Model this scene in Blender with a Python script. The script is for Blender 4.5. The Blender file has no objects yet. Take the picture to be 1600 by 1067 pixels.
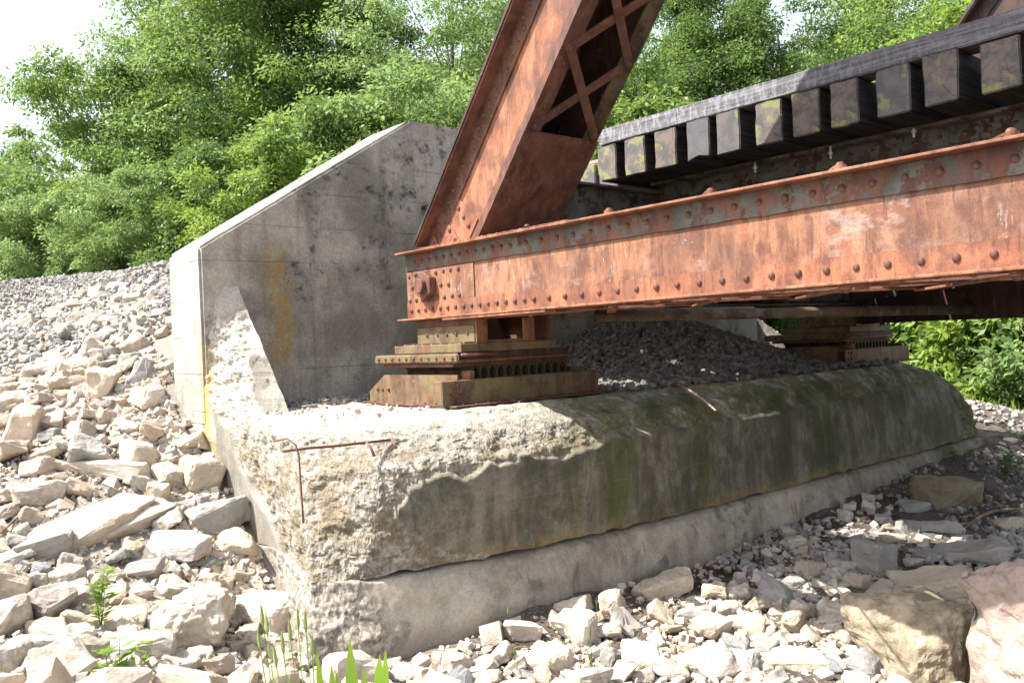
import bpy, bmesh, math, random
import numpy as np
from mathutils import Vector, Matrix, Euler
random.seed(7); rng = np.random.default_rng(11)
PI = math.pi
S = bpy.context.scene
COL = S.collection

# ---------------------------------------------------------------- camera, sky, sun, exposure
F = 1342.0; ROLL = math.atan(0.0435); CX, CY = 800.0, 532.5; YAW = math.radians(49.1)
EYE = np.array([0, 0, 1.7])
FW = np.array([math.cos(YAW), math.sin(YAW), 0.0]); RT = np.array([math.sin(YAW), -math.cos(YAW), 0.0]); UP = np.array([0, 0, 1.0])
cam = bpy.data.cameras.new('camera'); camo = bpy.data.objects.new('camera', cam); COL.objects.link(camo)
cam.sensor_width = 36.0; cam.lens = F / 1600 * 36.0; cam.clip_end = 2000; cam.clip_start = 0.05
r_ = RT * math.cos(ROLL) - UP * math.sin(ROLL); u_ = RT * math.sin(ROLL) + UP * math.cos(ROLL)
camo.matrix_world = Matrix(((r_[0], u_[0], -FW[0], EYE[0]), (r_[1], u_[1], -FW[1], EYE[1]), (r_[2], u_[2], -FW[2], EYE[2]), (0, 0, 0, 1)))
S.camera = camo
SUNV = np.array([-1.0, 0.60, 1.65]); SUNV /= np.linalg.norm(SUNV)
el = math.asin(SUNV[2])
w = bpy.data.worlds.new('World'); S.world = w; w.use_nodes = True
wn = w.node_tree.nodes; wl = w.node_tree.links
sky = wn.new('ShaderNodeTexSky'); sky.sky_type = 'NISHITA'; sky.sun_disc = False
sky.sun_elevation = el; sky.sun_rotation = math.atan2(SUNV[0], SUNV[1])
sky.air_density = 1.0; sky.dust_density = 2.5; sky.ozone_density = 1.0
hs = wn.new('ShaderNodeHueSaturation'); hs.inputs['Saturation'].default_value = .5; wl.new(sky.outputs[0], hs.inputs['Color'])
wl.new(hs.outputs[0], wn['Background'].inputs[0]); wn['Background'].inputs[1].default_value = 0.15
sun = bpy.data.lights.new('sun', 'SUN'); suno = bpy.data.objects.new('sun', sun); COL.objects.link(suno)
sun.energy = 5.0; sun.angle = math.radians(0.5); sun.color = (1.0, 0.955, 0.89)
suno.rotation_euler = Vector(SUNV).to_track_quat('Z', 'Y').to_euler(); suno.location = (0, 0, 30)
S.view_settings.view_transform = 'Standard'; S.view_settings.look = 'None'
S.view_settings.exposure = 1.5; S.view_settings.gamma = 1.0
try: S.view_settings.use_curve_mapping = False
except Exception: pass
S.cycles.max_bounces = 8; S.cycles.diffuse_bounces = 4; S.cycles.transmission_bounces = 4
S.cycles.use_denoising = True

# ---------------------------------------------------------------- helpers
def ray(px, py):
    dx = px - CX; dy = CY - py
    a = dx * math.cos(ROLL) + dy * math.sin(ROLL); b = -dx * math.sin(ROLL) + dy * math.cos(ROLL)
    return FW + RT * a / F + UP * b / F
def at(px, py, X=None, Y=None, Z=None, D=None):
    d = ray(px, py)
    t = D if D is not None else (X - EYE[0]) / d[0] if X is not None else (Y - EYE[1]) / d[1] if Y is not None else (Z - EYE[2]) / d[2]
    return EYE + d * t
def proj(P):
    v = np.atleast_2d(P) - EYE; z = v @ FW; zz = np.where(z < .05, np.nan, z)
    a = F * (v @ RT) / zz; b = F * (v @ UP) / zz
    return CX + a * math.cos(ROLL) - b * math.sin(ROLL), CY - (a * math.sin(ROLL) + b * math.cos(ROLL)), z
def _h(ix, iy, iz, s):
    h = (ix * 374761393 + iy * 668265263 + iz * 2147483647 + s * 974634777) & 0xFFFFFFFF
    h = ((h ^ (h >> 13)) * 1274126177) & 0xFFFFFFFF
    h = ((h ^ (h >> 15)) * 2246822519) & 0xFFFFFFFF
    return ((h ^ (h >> 16)) & 0xFFFFFF) / float(0xFFFFFF)
def vnoise(P, s=0):
    P = np.asarray(P, float); I = np.floor(P).astype(np.int64); f = P - I; f = f * f * (3 - 2 * f); o = 0
    for a in (0, 1):
        for b in (0, 1):
            for c in (0, 1):
                wgt = (f[:, 0] if a else 1 - f[:, 0]) * (f[:, 1] if b else 1 - f[:, 1]) * (f[:, 2] if c else 1 - f[:, 2])
                o = o + wgt * _h(I[:, 0] + a, I[:, 1] + b, I[:, 2] + c, s)
    return o * 2 - 1
def fbm(P, s=0, oct=4, gain=.5):
    P = np.asarray(P, float); o = 0; a = 1
    for k in range(oct):
        o = o + a * vnoise(P * (2.03 ** k) + 17.3 * k, s + k); a *= gain
    return o
def sm(a, b, x): t = np.clip((x - a) / (b - a), 0, 1); return t * t * (3 - 2 * t)

def mesh_np(name, V, Fc, smooth=False, attrs=None):
    V = np.ascontiguousarray(V, np.float32); Fc = np.ascontiguousarray(Fc, np.int32)
    m = bpy.data.meshes.new(name); n, k = Fc.shape
    m.vertices.add(len(V)); m.vertices.foreach_set('co', V.ravel())
    m.loops.add(n * k); m.loops.foreach_set('vertex_index', Fc.ravel())
    m.polygons.add(n); m.polygons.foreach_set('loop_start', np.arange(0, n * k, k, dtype=np.int32))
    try: m.polygons.foreach_set('loop_total', np.full(n, k, np.int32))
    except Exception: pass
    m.update(calc_edges=True); m.validate()
    m.polygons.foreach_set('use_smooth', np.full(len(m.polygons), smooth))
    if attrs:
        for a, v in attrs.items():
            at_ = m.attributes.new(a, 'FLOAT', 'POINT'); at_.data.foreach_set('value', np.asarray(v, np.float32).ravel())
    return m
def grid_faces(nu, nv, wrap=False):
    i, j = np.meshgrid(np.arange(nu - 1), np.arange(nv - 1), indexing='ij')
    a = (i * nv + j).ravel()
    return np.stack([a, a + nv, a + nv + 1, a + 1], 1)

LOC = {}
def link(name, data, mat=None, parent=None, loc=None, rot=None, scale=None):
    o = bpy.data.objects.new(name, data); COL.objects.link(o)
    if mat is not None and data is not None and hasattr(data, 'materials') and len(data.materials) == 0: data.materials.append(mat)
    if parent is not None:
        o.parent = parent
        if parent.type == 'EMPTY' and loc is None: loc = (-parent.location[0], -parent.location[1], -parent.location[2])
        elif parent.type == 'EMPTY': loc = Vector(loc) - parent.location
    if loc is not None: o.location = loc
    if rot is not None: o.rotation_euler = rot
    if scale is not None: o.scale = scale
    return o
def tag(o, label=None, cat=None, group=None, kind=None):
    if label: o['label'] = label
    if cat: o['category'] = cat
    if group: o['group'] = group
    if kind: o['kind'] = kind
    return o
def empty(name, loc, label, cat, group=None):
    o = bpy.data.objects.new(name, None); COL.objects.link(o); o.location = loc; o.empty_display_size = .1
    return tag(o, label, cat, group)
class MB:
    def __init__(s): s.v = []; s.f = []
    def poly(s, pts, faces):
        b = len(s.v); s.v += [tuple(map(float, p)) for p in pts]; s.f += [tuple(b + i for i in q) for q in faces]; return s
    def box(s, x0, x1, y0, y1, z0, z1):
        return s.poly([(x0, y0, z0), (x1, y0, z0), (x1, y1, z0), (x0, y1, z0), (x0, y0, z1), (x1, y0, z1), (x1, y1, z1), (x0, y1, z1)],
                      [(0, 3, 2, 1), (4, 5, 6, 7), (0, 1, 5, 4), (1, 2, 6, 5), (2, 3, 7, 6), (3, 0, 4, 7)])
    def prism(s, prof, e0, e1):          # prof: list of 3d points (loop), extruded from +e0 to +e1
        n = len(prof); A = [np.array(p) + e0 for p in prof]; B = [np.array(p) + e1 for p in prof]
        return s.poly(A + B, [tuple(range(n))[::-1], tuple(range(n, 2 * n))] + [(i, (i + 1) % n, n + (i + 1) % n, n + i) for i in range(n)])
    def bar(s, a, b, wdt, thk, nrm, round_ends=True):     # flat bar between two points, wide in cross(dir,nrm)
        a = np.array(a, float); b = np.array(b, float); nrm = np.array(nrm, float); nrm /= np.linalg.norm(nrm)
        d = b - a; L = np.linalg.norm(d); d /= L; c = np.cross(nrm, d); prof = []
        if round_ends:
            for k in range(7): t = -PI / 2 + PI * k / 6; prof.append(b + d * math.cos(t) * wdt / 2 + c * math.sin(t) * wdt / 2)
            for k in range(7): t = PI / 2 + PI * k / 6; prof.append(a + d * math.cos(t) * wdt / 2 + c * math.sin(t) * wdt / 2)
        else: prof = [a - c * wdt / 2, b - c * wdt / 2, b + c * wdt / 2, a + c * wdt / 2]
        return s.prism(prof, nrm * 0, nrm * thk)
    def tube(s, pts, rad, n=8, cap=True):
        pts = [np.array(p, float) for p in pts]; rad = rad if hasattr(rad, '__len__') else [rad] * len(pts); b = len(s.v)
        ref = np.array([0.3, 0.2, 1.0])
        for i, p in enumerate(pts):
            d = pts[min(i + 1, len(pts) - 1)] - pts[max(i - 1, 0)]; d /= (np.linalg.norm(d) + 1e-9)
            e = np.cross(d, ref)
            if np.linalg.norm(e) < .1: e = np.cross(d, np.array([1.0, 0, 0]))
            e /= np.linalg.norm(e); g = np.cross(d, e)
            for k in range(n):
                t = 2 * PI * k / n; s.v.append(tuple(p + (e * math.cos(t) + g * math.sin(t)) * rad[i]))
        for i in range(len(pts) - 1):
            for k in range(n):
                s.f.append((b + i * n + k, b + i * n + (k + 1) % n, b + (i + 1) * n + (k + 1) % n, b + (i + 1) * n + k))
        if cap: s.f.append(tuple(b + k for k in range(n))[::-1]); e_ = b + (len(pts) - 1) * n; s.f.append(tuple(e_ + k for k in range(n)))
        return s
    def build(s, name, mat, parent=None, bevel=0, smooth=False, seg=1, **kw):
        m = bpy.data.meshes.new(name); m.from_pydata(s.v, [], s.f); m.update()
        bm = bmesh.new(); bm.from_mesh(m); bmesh.ops.recalc_face_normals(bm, faces=bm.faces)
        if bevel: bmesh.ops.bevel(bm, geom=[e for e in bm.edges if e.is_manifold and e.calc_face_angle(0) > .5], offset=bevel, segments=seg, affect='EDGES', clamp_overlap=True)
        bm.to_mesh(m); bm.free()
        if smooth:
            m.polygons.foreach_set('use_smooth', np.full(len(m.polygons), True))
        return link(name, m, mat, parent, **kw)

# ---------------------------------------------------------------- node materials
class NT:
    def __init__(s, name):
        s.m = bpy.data.materials.new(name); s.m.use_nodes = True; s.n = s.m.node_tree.nodes; s.l = s.m.node_tree.links
        s.b = s.n['Principled BSDF']; s.out = s.n['Material Output']; s.co = s.n.new('ShaderNodeTexCoord').outputs['Object']
    def put(s, sock, v):
        if hasattr(v, 'is_output') or isinstance(v, bpy.types.NodeSocket): s.l.new(v, sock)
        elif isinstance(v, (tuple, list)) and len(v) == 3 and sock.type == 'RGBA': sock.default_value = (*v, 1)
        else: sock.default_value = v
    def map(s, scale=(1, 1, 1), rot=(0, 0, 0), loc=(0, 0, 0), src=None):
        n = s.n.new('ShaderNodeMapping'); s.l.new(src or s.co, n.inputs[0]); n.inputs[1].default_value = loc; n.inputs[2].default_value = rot; n.inputs[3].default_value = scale
        return n.outputs[0]
    def noise(s, scale, detail=4, rough=.6, vec=None, dist=0):
        n = s.n.new('ShaderNodeTexNoise'); s.l.new(vec or s.co, n.inputs['Vector']); n.inputs['Scale'].default_value = scale
        n.inputs['Detail'].default_value = detail; n.inputs['Roughness'].default_value = rough; n.inputs['Distortion'].default_value = dist
        return n.outputs[0]
    def vor(s, scale, vec=None, feat='F1', out=0):
        n = s.n.new('ShaderNodeTexVoronoi'); s.l.new(vec or s.co, n.inputs['Vector']); n.inputs['Scale'].default_value = scale; n.feature = feat
        return n.outputs[out]
    def ramp(s, fac, a, b, lo=0.0, hi=1.0):     # smooth map range
        n = s.n.new('ShaderNodeMapRange'); n.interpolation_type = 'SMOOTHSTEP'; s.put(n.inputs[0], fac)
        for i, v in ((1, a), (2, b), (3, lo), (4, hi)): n.inputs[i].default_value = v
        return n.outputs[0]
    def mix(s, fac, a, b, mode='MIX'):
        n = s.n.new('ShaderNodeMix'); n.data_type = 'RGBA'; n.blend_type = mode
        s.put(n.inputs[0], fac); s.put(n.inputs[6], a); s.put(n.inputs[7], b); return n.outputs[2]
    def math(s, op, a, b=0.0, c=0.0):
        n = s.n.new('ShaderNodeMath'); n.operation = op; s.put(n.inputs[0], a); s.put(n.inputs[1], b)
        if op == 'MULTIPLY_ADD': s.put(n.inputs[2], c)
        return n.outputs[0]
    def xyz(s, vec=None):
        n = s.n.new('ShaderNodeSeparateXYZ'); s.l.new(vec or s.co, n.inputs[0]); return n.outputs
    def attr(s, name):
        n = s.n.new('ShaderNodeAttribute'); n.attribute_name = name; return n.outputs['Fac']
    def island(s): return s.n.new('ShaderNodeNewGeometry').outputs['Random Per Island']
    def orand(s): return s.n.new('ShaderNodeObjectInfo').outputs['Random']
    def bump(s, h, strength=.5, dist=.01, prev=None):
        n = s.n.new('ShaderNodeBump'); s.put(n.inputs['Height'], h); n.inputs['Strength'].default_value = strength; n.inputs['Distance'].default_value = dist
        if prev is not None: s.l.new(prev, n.inputs['Normal'])
        return n.outputs[0]
    def done(s, col, rough=.8, normal=None, spec=.3, metal=0):
        s.put(s.b.inputs['Base Color'], col); s.put(s.b.inputs['Roughness'], rough); s.b.inputs['Specular IOR Level'].default_value = spec; s.b.inputs['Metallic'].default_value = metal
        if normal is not None: s.l.new(normal, s.b.inputs['Normal'])
        return s.m
def band(t, v, c, hw, soft):
    d = t.math('ABSOLUTE', t.math('SUBTRACT', v, c)); return t.ramp(d, hw + soft, hw, 0, 1)

def mat_wing():
    t = NT('weathered_concrete'); x = t.xyz()
    big = t.noise(1.3, 6, .65); st = t.noise(1.0, 5, .6, t.map((7, 7, .55))); fine = t.noise(38, 5, .7)
    c = t.mix(t.ramp(big, .38, .64), (.22, .20, .165), (.45, .415, .35))
    c = t.mix(t.math('MULTIPLY', t.ramp(st, .5, .75), .55), c, (.105, .096, .083))
    mold = t.math('MULTIPLY', t.ramp(t.noise(9, 6, .75), .5, .6), t.ramp(t.noise(1.7, 3), .5, .62))
    c = t.mix(t.math('MULTIPLY', mold, .8), c, (.035, .034, .034))
    wob = t.math('MULTIPLY_ADD', t.noise(2.2, 4), .34, -.17)
    ylw = t.math('MULTIPLY', band(t, t.math('ADD', x[0], wob), 3.33, .02, .16), t.math('MULTIPLY', t.ramp(x[2], 1.35, 1.75), t.ramp(x[2], 2.75, 2.45)))
    ylw = t.math('MULTIPLY', ylw, t.ramp(t.noise(5, 4, .7, t.map((4, 4, 1))), .34, .6)); 
    c = t.mix(t.math('MULTIPLY', ylw, .75), c, (.36, .22, .035))
    # orange run down the end face, just behind its front edge
    ef = t.math('MULTIPLY', t.ramp(x[0], 2.8, 2.7), band(t, t.math('ADD', x[1], t.math('MULTIPLY', wob, .4)), 6.9, .03, .07))
    ef = t.math('MULTIPLY', ef, t.math('MULTIPLY', t.ramp(x[2], 1.85, 1.6), t.ramp(x[2], .75, 1.0)))
    # broken faces show clean aggregate
    rg = t.attr('rough')
    rc = t.mix(t.ramp(t.noise(22, 5, .7), .4, .62), (.34, .31, .26), (.62, .57, .50))
    rc = t.mix(t.math('MULTIPLY', t.ramp(x[0], 3.6, 4.6), .5), rc, (.13, .13, .055))
    c = t.mix(rg, c, rc)
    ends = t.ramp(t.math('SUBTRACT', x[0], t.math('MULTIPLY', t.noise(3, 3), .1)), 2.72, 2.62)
    c = t.mix(t.math('MULTIPLY', ends, .5), c, (.44, .42, .37))  # end face paler: its sunlit brightness is put into the colour
    c = t.mix(t.math('MULTIPLY', ef, t.ramp(t.noise(7, 4), .3, .6, .2, .8)), c, (.48, .30, .08))
    c = t.mix(t.ramp(fine, .3, .75), t.mix(.35, c, (.02, .02, .02)), c)
    # lift lines of the formwork
    ln = t.math('PINGPONG', t.math('ADD', x[2], t.math('MULTIPLY', t.noise(.8, 2), .02)), .155); ln = t.ramp(ln, .0, .006, 1, 0)
    ln = t.math('MULTIPLY', ln, t.math('MULTIPLY', t.ramp(t.noise(1.5, 2), .45, .6), t.math('SUBTRACT', 1.0, rg)))
    c = t.mix(t.math('MULTIPLY', ln, .45), c, (.04, .04, .04))
    h = t.math('ADD', t.math('MULTIPLY', fine, .5), t.math('MULTIPLY', ln, -1.2))
    h = t.math('ADD', h, t.math('MULTIPLY', t.noise(9, 5), .5))
    nb = t.bump(h, .55, .008); nb = t.bump(t.noise(60, 4, .7), .5, .006, nb)
    return t.done(c, .92, nb, .2)
def mat_stem():
    t = NT('mossy_concrete'); x = t.xyz()
    st = t.noise(1.0, 7, .7, t.map((6, 6, 1.5)), .8); st2 = t.noise(1.0, 4, .6, t.map((2.3, 2.3, .25), loc=(3, 1, 0)))
    c = t.mix(t.ramp(t.math('MULTIPLY_ADD', st, .55, t.math('MULTIPLY', t.noise(2.6, 6, .7), .45)), .40, .60), (.098, .092, .068), (.24, .218, .168))
    c = t.mix(t.math('MULTIPLY', t.ramp(st2, .53, .66), t.math('MULTIPLY', t.ramp(x[0], 3.6, 4.4), .75)), c, (.075, .095, .018))
    pale = t.math('MULTIPLY', t.ramp(t.noise(1.0, 5, .7, t.map((14, 14, 1.6), loc=(7, 0, 2))), .62, .72), .55)
    c = t.mix(pale, c, (.30, .28, .24))
    och = t.math('MULTIPLY', t.ramp(x[2], .43, .33), t.ramp(t.noise(6, 4), .38, .6))
    c = t.mix(t.math('MULTIPLY', och, .6), c, (.30, .19, .07))
    bl = t.math('MULTIPLY', t.ramp(t.noise(1.3, 5, .7, t.map(loc=(4, 4, 4))), .48, .60), .6); c = t.mix(bl, c, (.055, .056, .036))
    ll = t.math('PINGPONG', t.math('ADD', x[2], t.math('MULTIPLY', t.noise(.9, 3), .03)), .17); ll = t.math('MULTIPLY', t.ramp(ll, 0, .007, 1, 0), t.ramp(t.noise(2.3, 3), .45, .6)); c = t.mix(t.math('MULTIPLY', ll, .25), c, (.26, .24, .20))
    rg = t.attr('rough')
    rc = t.mix(t.ramp(t.noise(20, 6, .7), .36, .64), (.25, .225, .18), (.58, .53, .45))
    spots = t.ramp(t.vor(30), .12, .05); rc = t.mix(t.math('MULTIPLY', spots, .5), rc, (.16, .14, .12))
    rc = t.mix(t.math('MULTIPLY', t.math('MULTIPLY', t.ramp(t.noise(4.5, 5, .7), .40, .58), t.ramp(x[2], 1.12, .95)), .75), rc, (.26, .20, .12)); rc = t.mix(t.ramp(x[2], 1.1, 1.2, 0, .45), rc, (.56, .52, .45))
    mo = t.math('MULTIPLY', t.ramp(x[0], 3.5, 4.8), t.ramp(t.noise(6, 5, .7), .36, .56))
    rc = t.mix(t.math('MULTIPLY', mo, .72), rc, (.13, .14, .035))
    mo2 = t.math('MULTIPLY', t.ramp(x[0], 3.9, 5.0), t.ramp(t.noise(2.5, 5, .7), .47, .6)); rc = t.mix(t.math('MULTIPLY', mo2, .6), rc, (.045, .07, .02))
    c = t.mix(rg, c, rc)
    rim = t.math('MULTIPLY', t.math('MULTIPLY', rg, t.math('SUBTRACT', 1.0, rg)), 3.2); c = t.mix(t.math('MULTIPLY', rim, t.ramp(x[0], 5.0, 4.0, .1, .3)), c, (.45, .41, .34))
    es = t.math('MULTIPLY', t.ramp(x[0], 2.72, 2.6), t.math('SUBTRACT', 1.0, rg)); c = t.mix(t.math('MULTIPLY', es, .7), c, (.46, .43, .38))  # stem end painted paler too, as the side facing the sun; orange run follows
    ef = t.math('MULTIPLY', t.ramp(x[0], 2.8, 2.7), t.math('MULTIPLY', band(t, t.math('ADD', x[1], t.math('MULTIPLY', t.noise(5, 4), .15)), 6.88, .03, .06), t.ramp(x[2], .7, 1.0))); c = t.mix(t.math('MULTIPLY', ef, t.ramp(t.noise(7, 4), .3, .6, .1, .75)), c, (.48, .32, .10))
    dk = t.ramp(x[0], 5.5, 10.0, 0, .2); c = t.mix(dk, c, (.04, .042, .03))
    fine = t.noise(55, 5, .75); c = t.mix(t.ramp(fine, .3, .7), t.mix(.35, c, (.02, .02, .015)), c)
    peb = t.math('MULTIPLY', t.math('ABSOLUTE', t.math('SUBTRACT', t.noise(19, 5, .7, None, 1.2), .5)), t.math('MULTIPLY', rg, 3.0)); nb = t.bump(t.noise(14, 6, .7), .5, .012); peb = t.math('MULTIPLY', peb, t.ramp(x[2], 1.24, 1.15, .25, 1)); nb = t.bump(peb, .8, .02, nb); nb = t.bump(t.noise(75, 4, .8), .7, .008, nb)
    return t.done(c, .93, nb, .18)
def mat_footing():
    t = NT('footing_concrete'); x = t.xyz()
    st = t.noise(1.0, 6, .65, t.map((8, 8, 1.4)))
    c = t.mix(t.ramp(t.noise(2.2, 6, .65), .36, .66), (.24, .205, .16), (.46, .41, .335))
    c = t.mix(t.math('MULTIPLY', t.ramp(st, .55, .68), .7), c, (.18, .13, .075))
    c = t.mix(t.math('MULTIPLY', t.ramp(st, .42, .32), .6), c, (.42, .39, .34))
    c = t.mix(t.math('MULTIPLY', t.ramp(t.noise(3.4, 4), .56, .64), .6), c, (.10, .095, .085))
    c = t.mix(t.ramp(x[2], .02, -.12, 0, .55), c, (.16, .13, .10))
    rg = t.attr('rough'); c = t.mix(rg, c, t.mix(t.ramp(t.noise(25, 5), .4, .6), (.26, .22, .18), (.55, .50, .42)))
    es = t.math('MULTIPLY', t.ramp(x[0], 2.72, 2.6), t.math('SUBTRACT', 1.0, rg)); c = t.mix(t.math('MULTIPLY', es, .8), c, (.58, .54, .47))  # footing end coloured lighter to stand for direct sun
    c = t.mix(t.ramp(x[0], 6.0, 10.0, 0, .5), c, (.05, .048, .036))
    fine = t.noise(60, 5, .75); c = t.mix(t.ramp(fine, .3, .7), t.mix(.3, c, (.03, .03, .02)), c)
    return t.done(c, .92, t.bump(t.math('MULTIPLY', t.math('ABSOLUTE', t.math('SUBTRACT', t.noise(19, 5, .7, None, 1.2), .5)), t.math('MULTIPLY', rg, 3.0)), .8, .02, t.bump(fine, .6, .006, t.bump(t.noise(9, 6), .6, .015))), .18)
def mat_rust(name, tone=0, paint=.0, pale=.0, moss=0.0):
    t = NT(name); x = t.xyz()
    n1 = t.noise(5, 6, .7); n2 = t.noise(1.0, 5, .65, t.map((11, 11, 2.2))); n3 = t.noise(90, 4, .7)
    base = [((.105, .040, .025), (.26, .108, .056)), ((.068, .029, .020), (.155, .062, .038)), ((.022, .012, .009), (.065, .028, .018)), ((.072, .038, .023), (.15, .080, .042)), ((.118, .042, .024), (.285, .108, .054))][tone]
    c = t.mix(t.ramp(n1, .36, .64), *base)
    c = t.mix(t.math('MULTIPLY', t.ramp(n2, .46, .60), .75), c, tuple(v * k for v, k in zip(base[1], (1.15, 1.35, 1.45))))
    c = t.mix(t.math('MULTIPLY', t.ramp(t.noise(2.2, 5, .6, dist=.6), .5, .6), .45), c, tuple(v * .75 + .012 for v in base[0]))
    if pale:
        pm = t.math('MULTIPLY', t.ramp(t.noise(1.0, 6, .72, t.map((6, 6, 5))), .47, .66), t.ramp(t.noise(1.3, 3), .42, .6))
        c = t.mix(t.math('MULTIPLY', pm, pale * .6), c, (.36, .22, .15))
        pm = t.math('MULTIPLY', t.ramp(t.noise(1.0, 7, .75, t.map((4, 4, 7), loc=(3, 3, 8))), .50, .60), t.ramp(t.noise(.9, 3, vec=t.map(loc=(6, 1, 1))), .46, .58))
        c = t.mix(t.math('MULTIPLY', pm, pale * .55), c, (.36, .29, .26))
        pm = t.math('MULTIPLY', t.ramp(t.noise(11, 7, .8), .57, .63), t.ramp(t.noise(2.1, 3, vec=t.map(loc=(5, 2, 1))), .52, .64))
        c = t.mix(t.math('MULTIPLY', pm, pale), c, (.30, .31, .31))
        pm = t.math('MULTIPLY', t.ramp(t.noise(1.0, 6, .75, t.map((30, 30, 6), loc=(2, 9, 4))), .56, .63), t.ramp(t.noise(1.5, 3, vec=t.map(loc=(1, 8, 1))), .48, .6))
        c = t.mix(t.math('MULTIPLY', pm, pale * .8), c, (.40, .35, .30)); dr = t.math('MULTIPLY', t.ramp(t.noise(1.0, 5, .7, t.map((34, 34, 3.5), loc=(7, 3, 1))), .56, .66), .55); c = t.mix(dr, c, tuple(v * .55 for v in base[0]))
    if paint:
        pm = t.ramp(t.noise(9, 7, .72), .64 - paint * .3, .68 - paint * .3)
        pc = t.mix(t.ramp(t.noise(3, 3), .4, .6), (.075, .074, .064), (.125, .118, .098)); c = t.mix(pm, c, pc)
    if moss:
        c = t.mix(t.math('MULTIPLY', t.ramp(t.noise(1.0, 5, .65, t.map((5, 5, 2.5))), .40, .58), moss), c, (.175, .150, .065))
    c = t.mix(t.ramp(n3, .35, .6), t.mix(.25, c, (.02, .01, .008)), c)
    nb = t.bump(t.noise(45, 5, .7), .35, .004); nb = t.bump(t.noise(7, 4), .2, .006, nb)
    return t.done(c, t.ramp(n1, .3, .7, .6, .85), nb, .35)
def mat_timber_end():
    t = NT('tie_wood'); r = t.orand(); x = t.xyz()
    cb = t.n.new('ShaderNodeCombineXYZ'); t.put(cb.inputs[0], t.math('MULTIPLY', r, 0.0)); t.put(cb.inputs[1], t.math('MULTIPLY', r, 31.0)); t.put(cb.inputs[2], t.math('MULTIPLY', r, 57.0))
    va = t.n.new('ShaderNodeVectorMath'); va.operation = 'ADD'; t.l.new(t.co, va.inputs[0]); t.l.new(cb.outputs[0], va.inputs[1]); t.co = va.outputs[0]
    cy = t.math('MULTIPLY_ADD', r, .10, -.05); cz = t.math('MULTIPLY_ADD', t.math('FRACT', t.math('MULTIPLY', r, 7.3)), .16, -.08)
    wn_ = t.math('MULTIPLY_ADD', t.noise(9, 3), .05, -.025)
    dy = t.math('SUBTRACT', x[1], cy); dz = t.math('SUBTRACT', x[2], cz)
    rad = t.math('ADD', t.math('SQRT', t.math('ADD', t.math('MULTIPLY', dy, dy), t.math('MULTIPLY', dz, dz))), wn_)
    ring = t.math('SINE', t.math('MULTIPLY', rad, 520.0))
    endm = t.ramp(x[0], .012, .004)
    ec = t.mix(t.ramp(ring, -1, 1), (.058, .054, .053), (.108, .099, .094))
    ec = t.mix(t.ramp(t.noise(7, 5, .7, t.map(loc=(0, 0, 0))), .42, .6), ec, (.15, .118, .10))
    ang = t.math('ARCTAN2', dz, dy); crk = t.ramp(t.math('ABSOLUTE', t.math('SINE', t.math('ADD', t.math('MULTIPLY', ang, 2.5), t.math('MULTIPLY', rad, 8.0)))), .0, .06, 1, 0)
    crk = t.math('MULTIPLY', crk, t.ramp(rad, .02, .06))
    ec = t.mix(t.math('MULTIPLY', crk, .8), ec, (.012, .01, .01))
    # each tie its own tint: brown, blue grey or mossy
    ec = t.mix(t.math('MULTIPLY', t.ramp(r, .3, .8), .55), ec, (.085, .095, .11))
    ms = t.math('MULTIPLY', t.ramp(t.math('ADD', t.noise(6, 4), t.math('MULTIPLY', t.math('FRACT', t.math('MULTIPLY', r, 3.7)), .12)), .60, .68), .65)
    ec = t.mix(ms, ec, (.22, .23, .08))
    g = t.noise(1.0, 5, .7, t.map((2, 40, 40)))
    sc = t.mix(t.ramp(g, .4, .65), (.012, .011, .010), (.038, .033, .029))
    c = t.mix(endm, sc, ec)
    nb = t.bump(t.math('SUBTRACT', t.math('MULTIPLY', ring, .15), crk), .5, .004); nb = t.bump(g, .4, .004, nb)
    return t.done(c, .82, nb, .25)
def mat_guard():
    t = NT('creosoted_timber'); x = t.xyz(); g = t.noise(1.0, 7, .7, t.map((45, 1.6, 45)))
    c = t.mix(t.ramp(g, .35, .65), (.040, .038, .041), (.15, .145, .155))
    c = t.mix(t.math('MULTIPLY', t.ramp(t.noise(1.0, 5, .75, t.map((24, 24, 9.0))), .46, .62), t.ramp(x[1], .3, 3.2, .12, .62)), c, (.30, .30, .34))
    c = t.mix(t.math('MULTIPLY', t.ramp(t.noise(90, 3, .8), .58, .66), .4), c, (.30, .31, .34))
    return t.done(c, .68, t.bump(g, .8, .006), .4)
def mat_rock(name, cols, isl=False, dirt=.3):
    t = NT(name); r = t.island() if isl else t.orand()
    n = t.noise(6, 6, .65); n2 = t.noise(26, 5, .7)
    c = t.mix(t.ramp(n, .36, .64), cols[0], cols[1])
    c = t.mix(t.ramp(r, .25, .8, 0, .7), c, cols[2])
    c = t.mix(t.math('MULTIPLY', t.ramp(t.math('FRACT', t.math('MULTIPLY', r, 5.3)), .72, .9), .7), c, cols[3])
    c = t.mix(t.math('MULTIPLY', t.ramp(n2, .55, .68), dirt), c, tuple(v * .45 for v in cols[0]))
    bd = t.noise(1.0, 6, .7, t.map((5, 5, 26), rot=(.3, .2, 0))); c = t.mix(t.math('MULTIPLY', t.ramp(bd, .56, .66), .3), c, tuple(v * .55 for v in cols[0]))
    nb = t.bump(n2, .7, .016); nb = t.bump(bd, .5, .02, nb); nb = t.bump(t.noise(85, 4, .7), .5, .005, nb)
    return t.done(c, .88, nb, .25)
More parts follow.
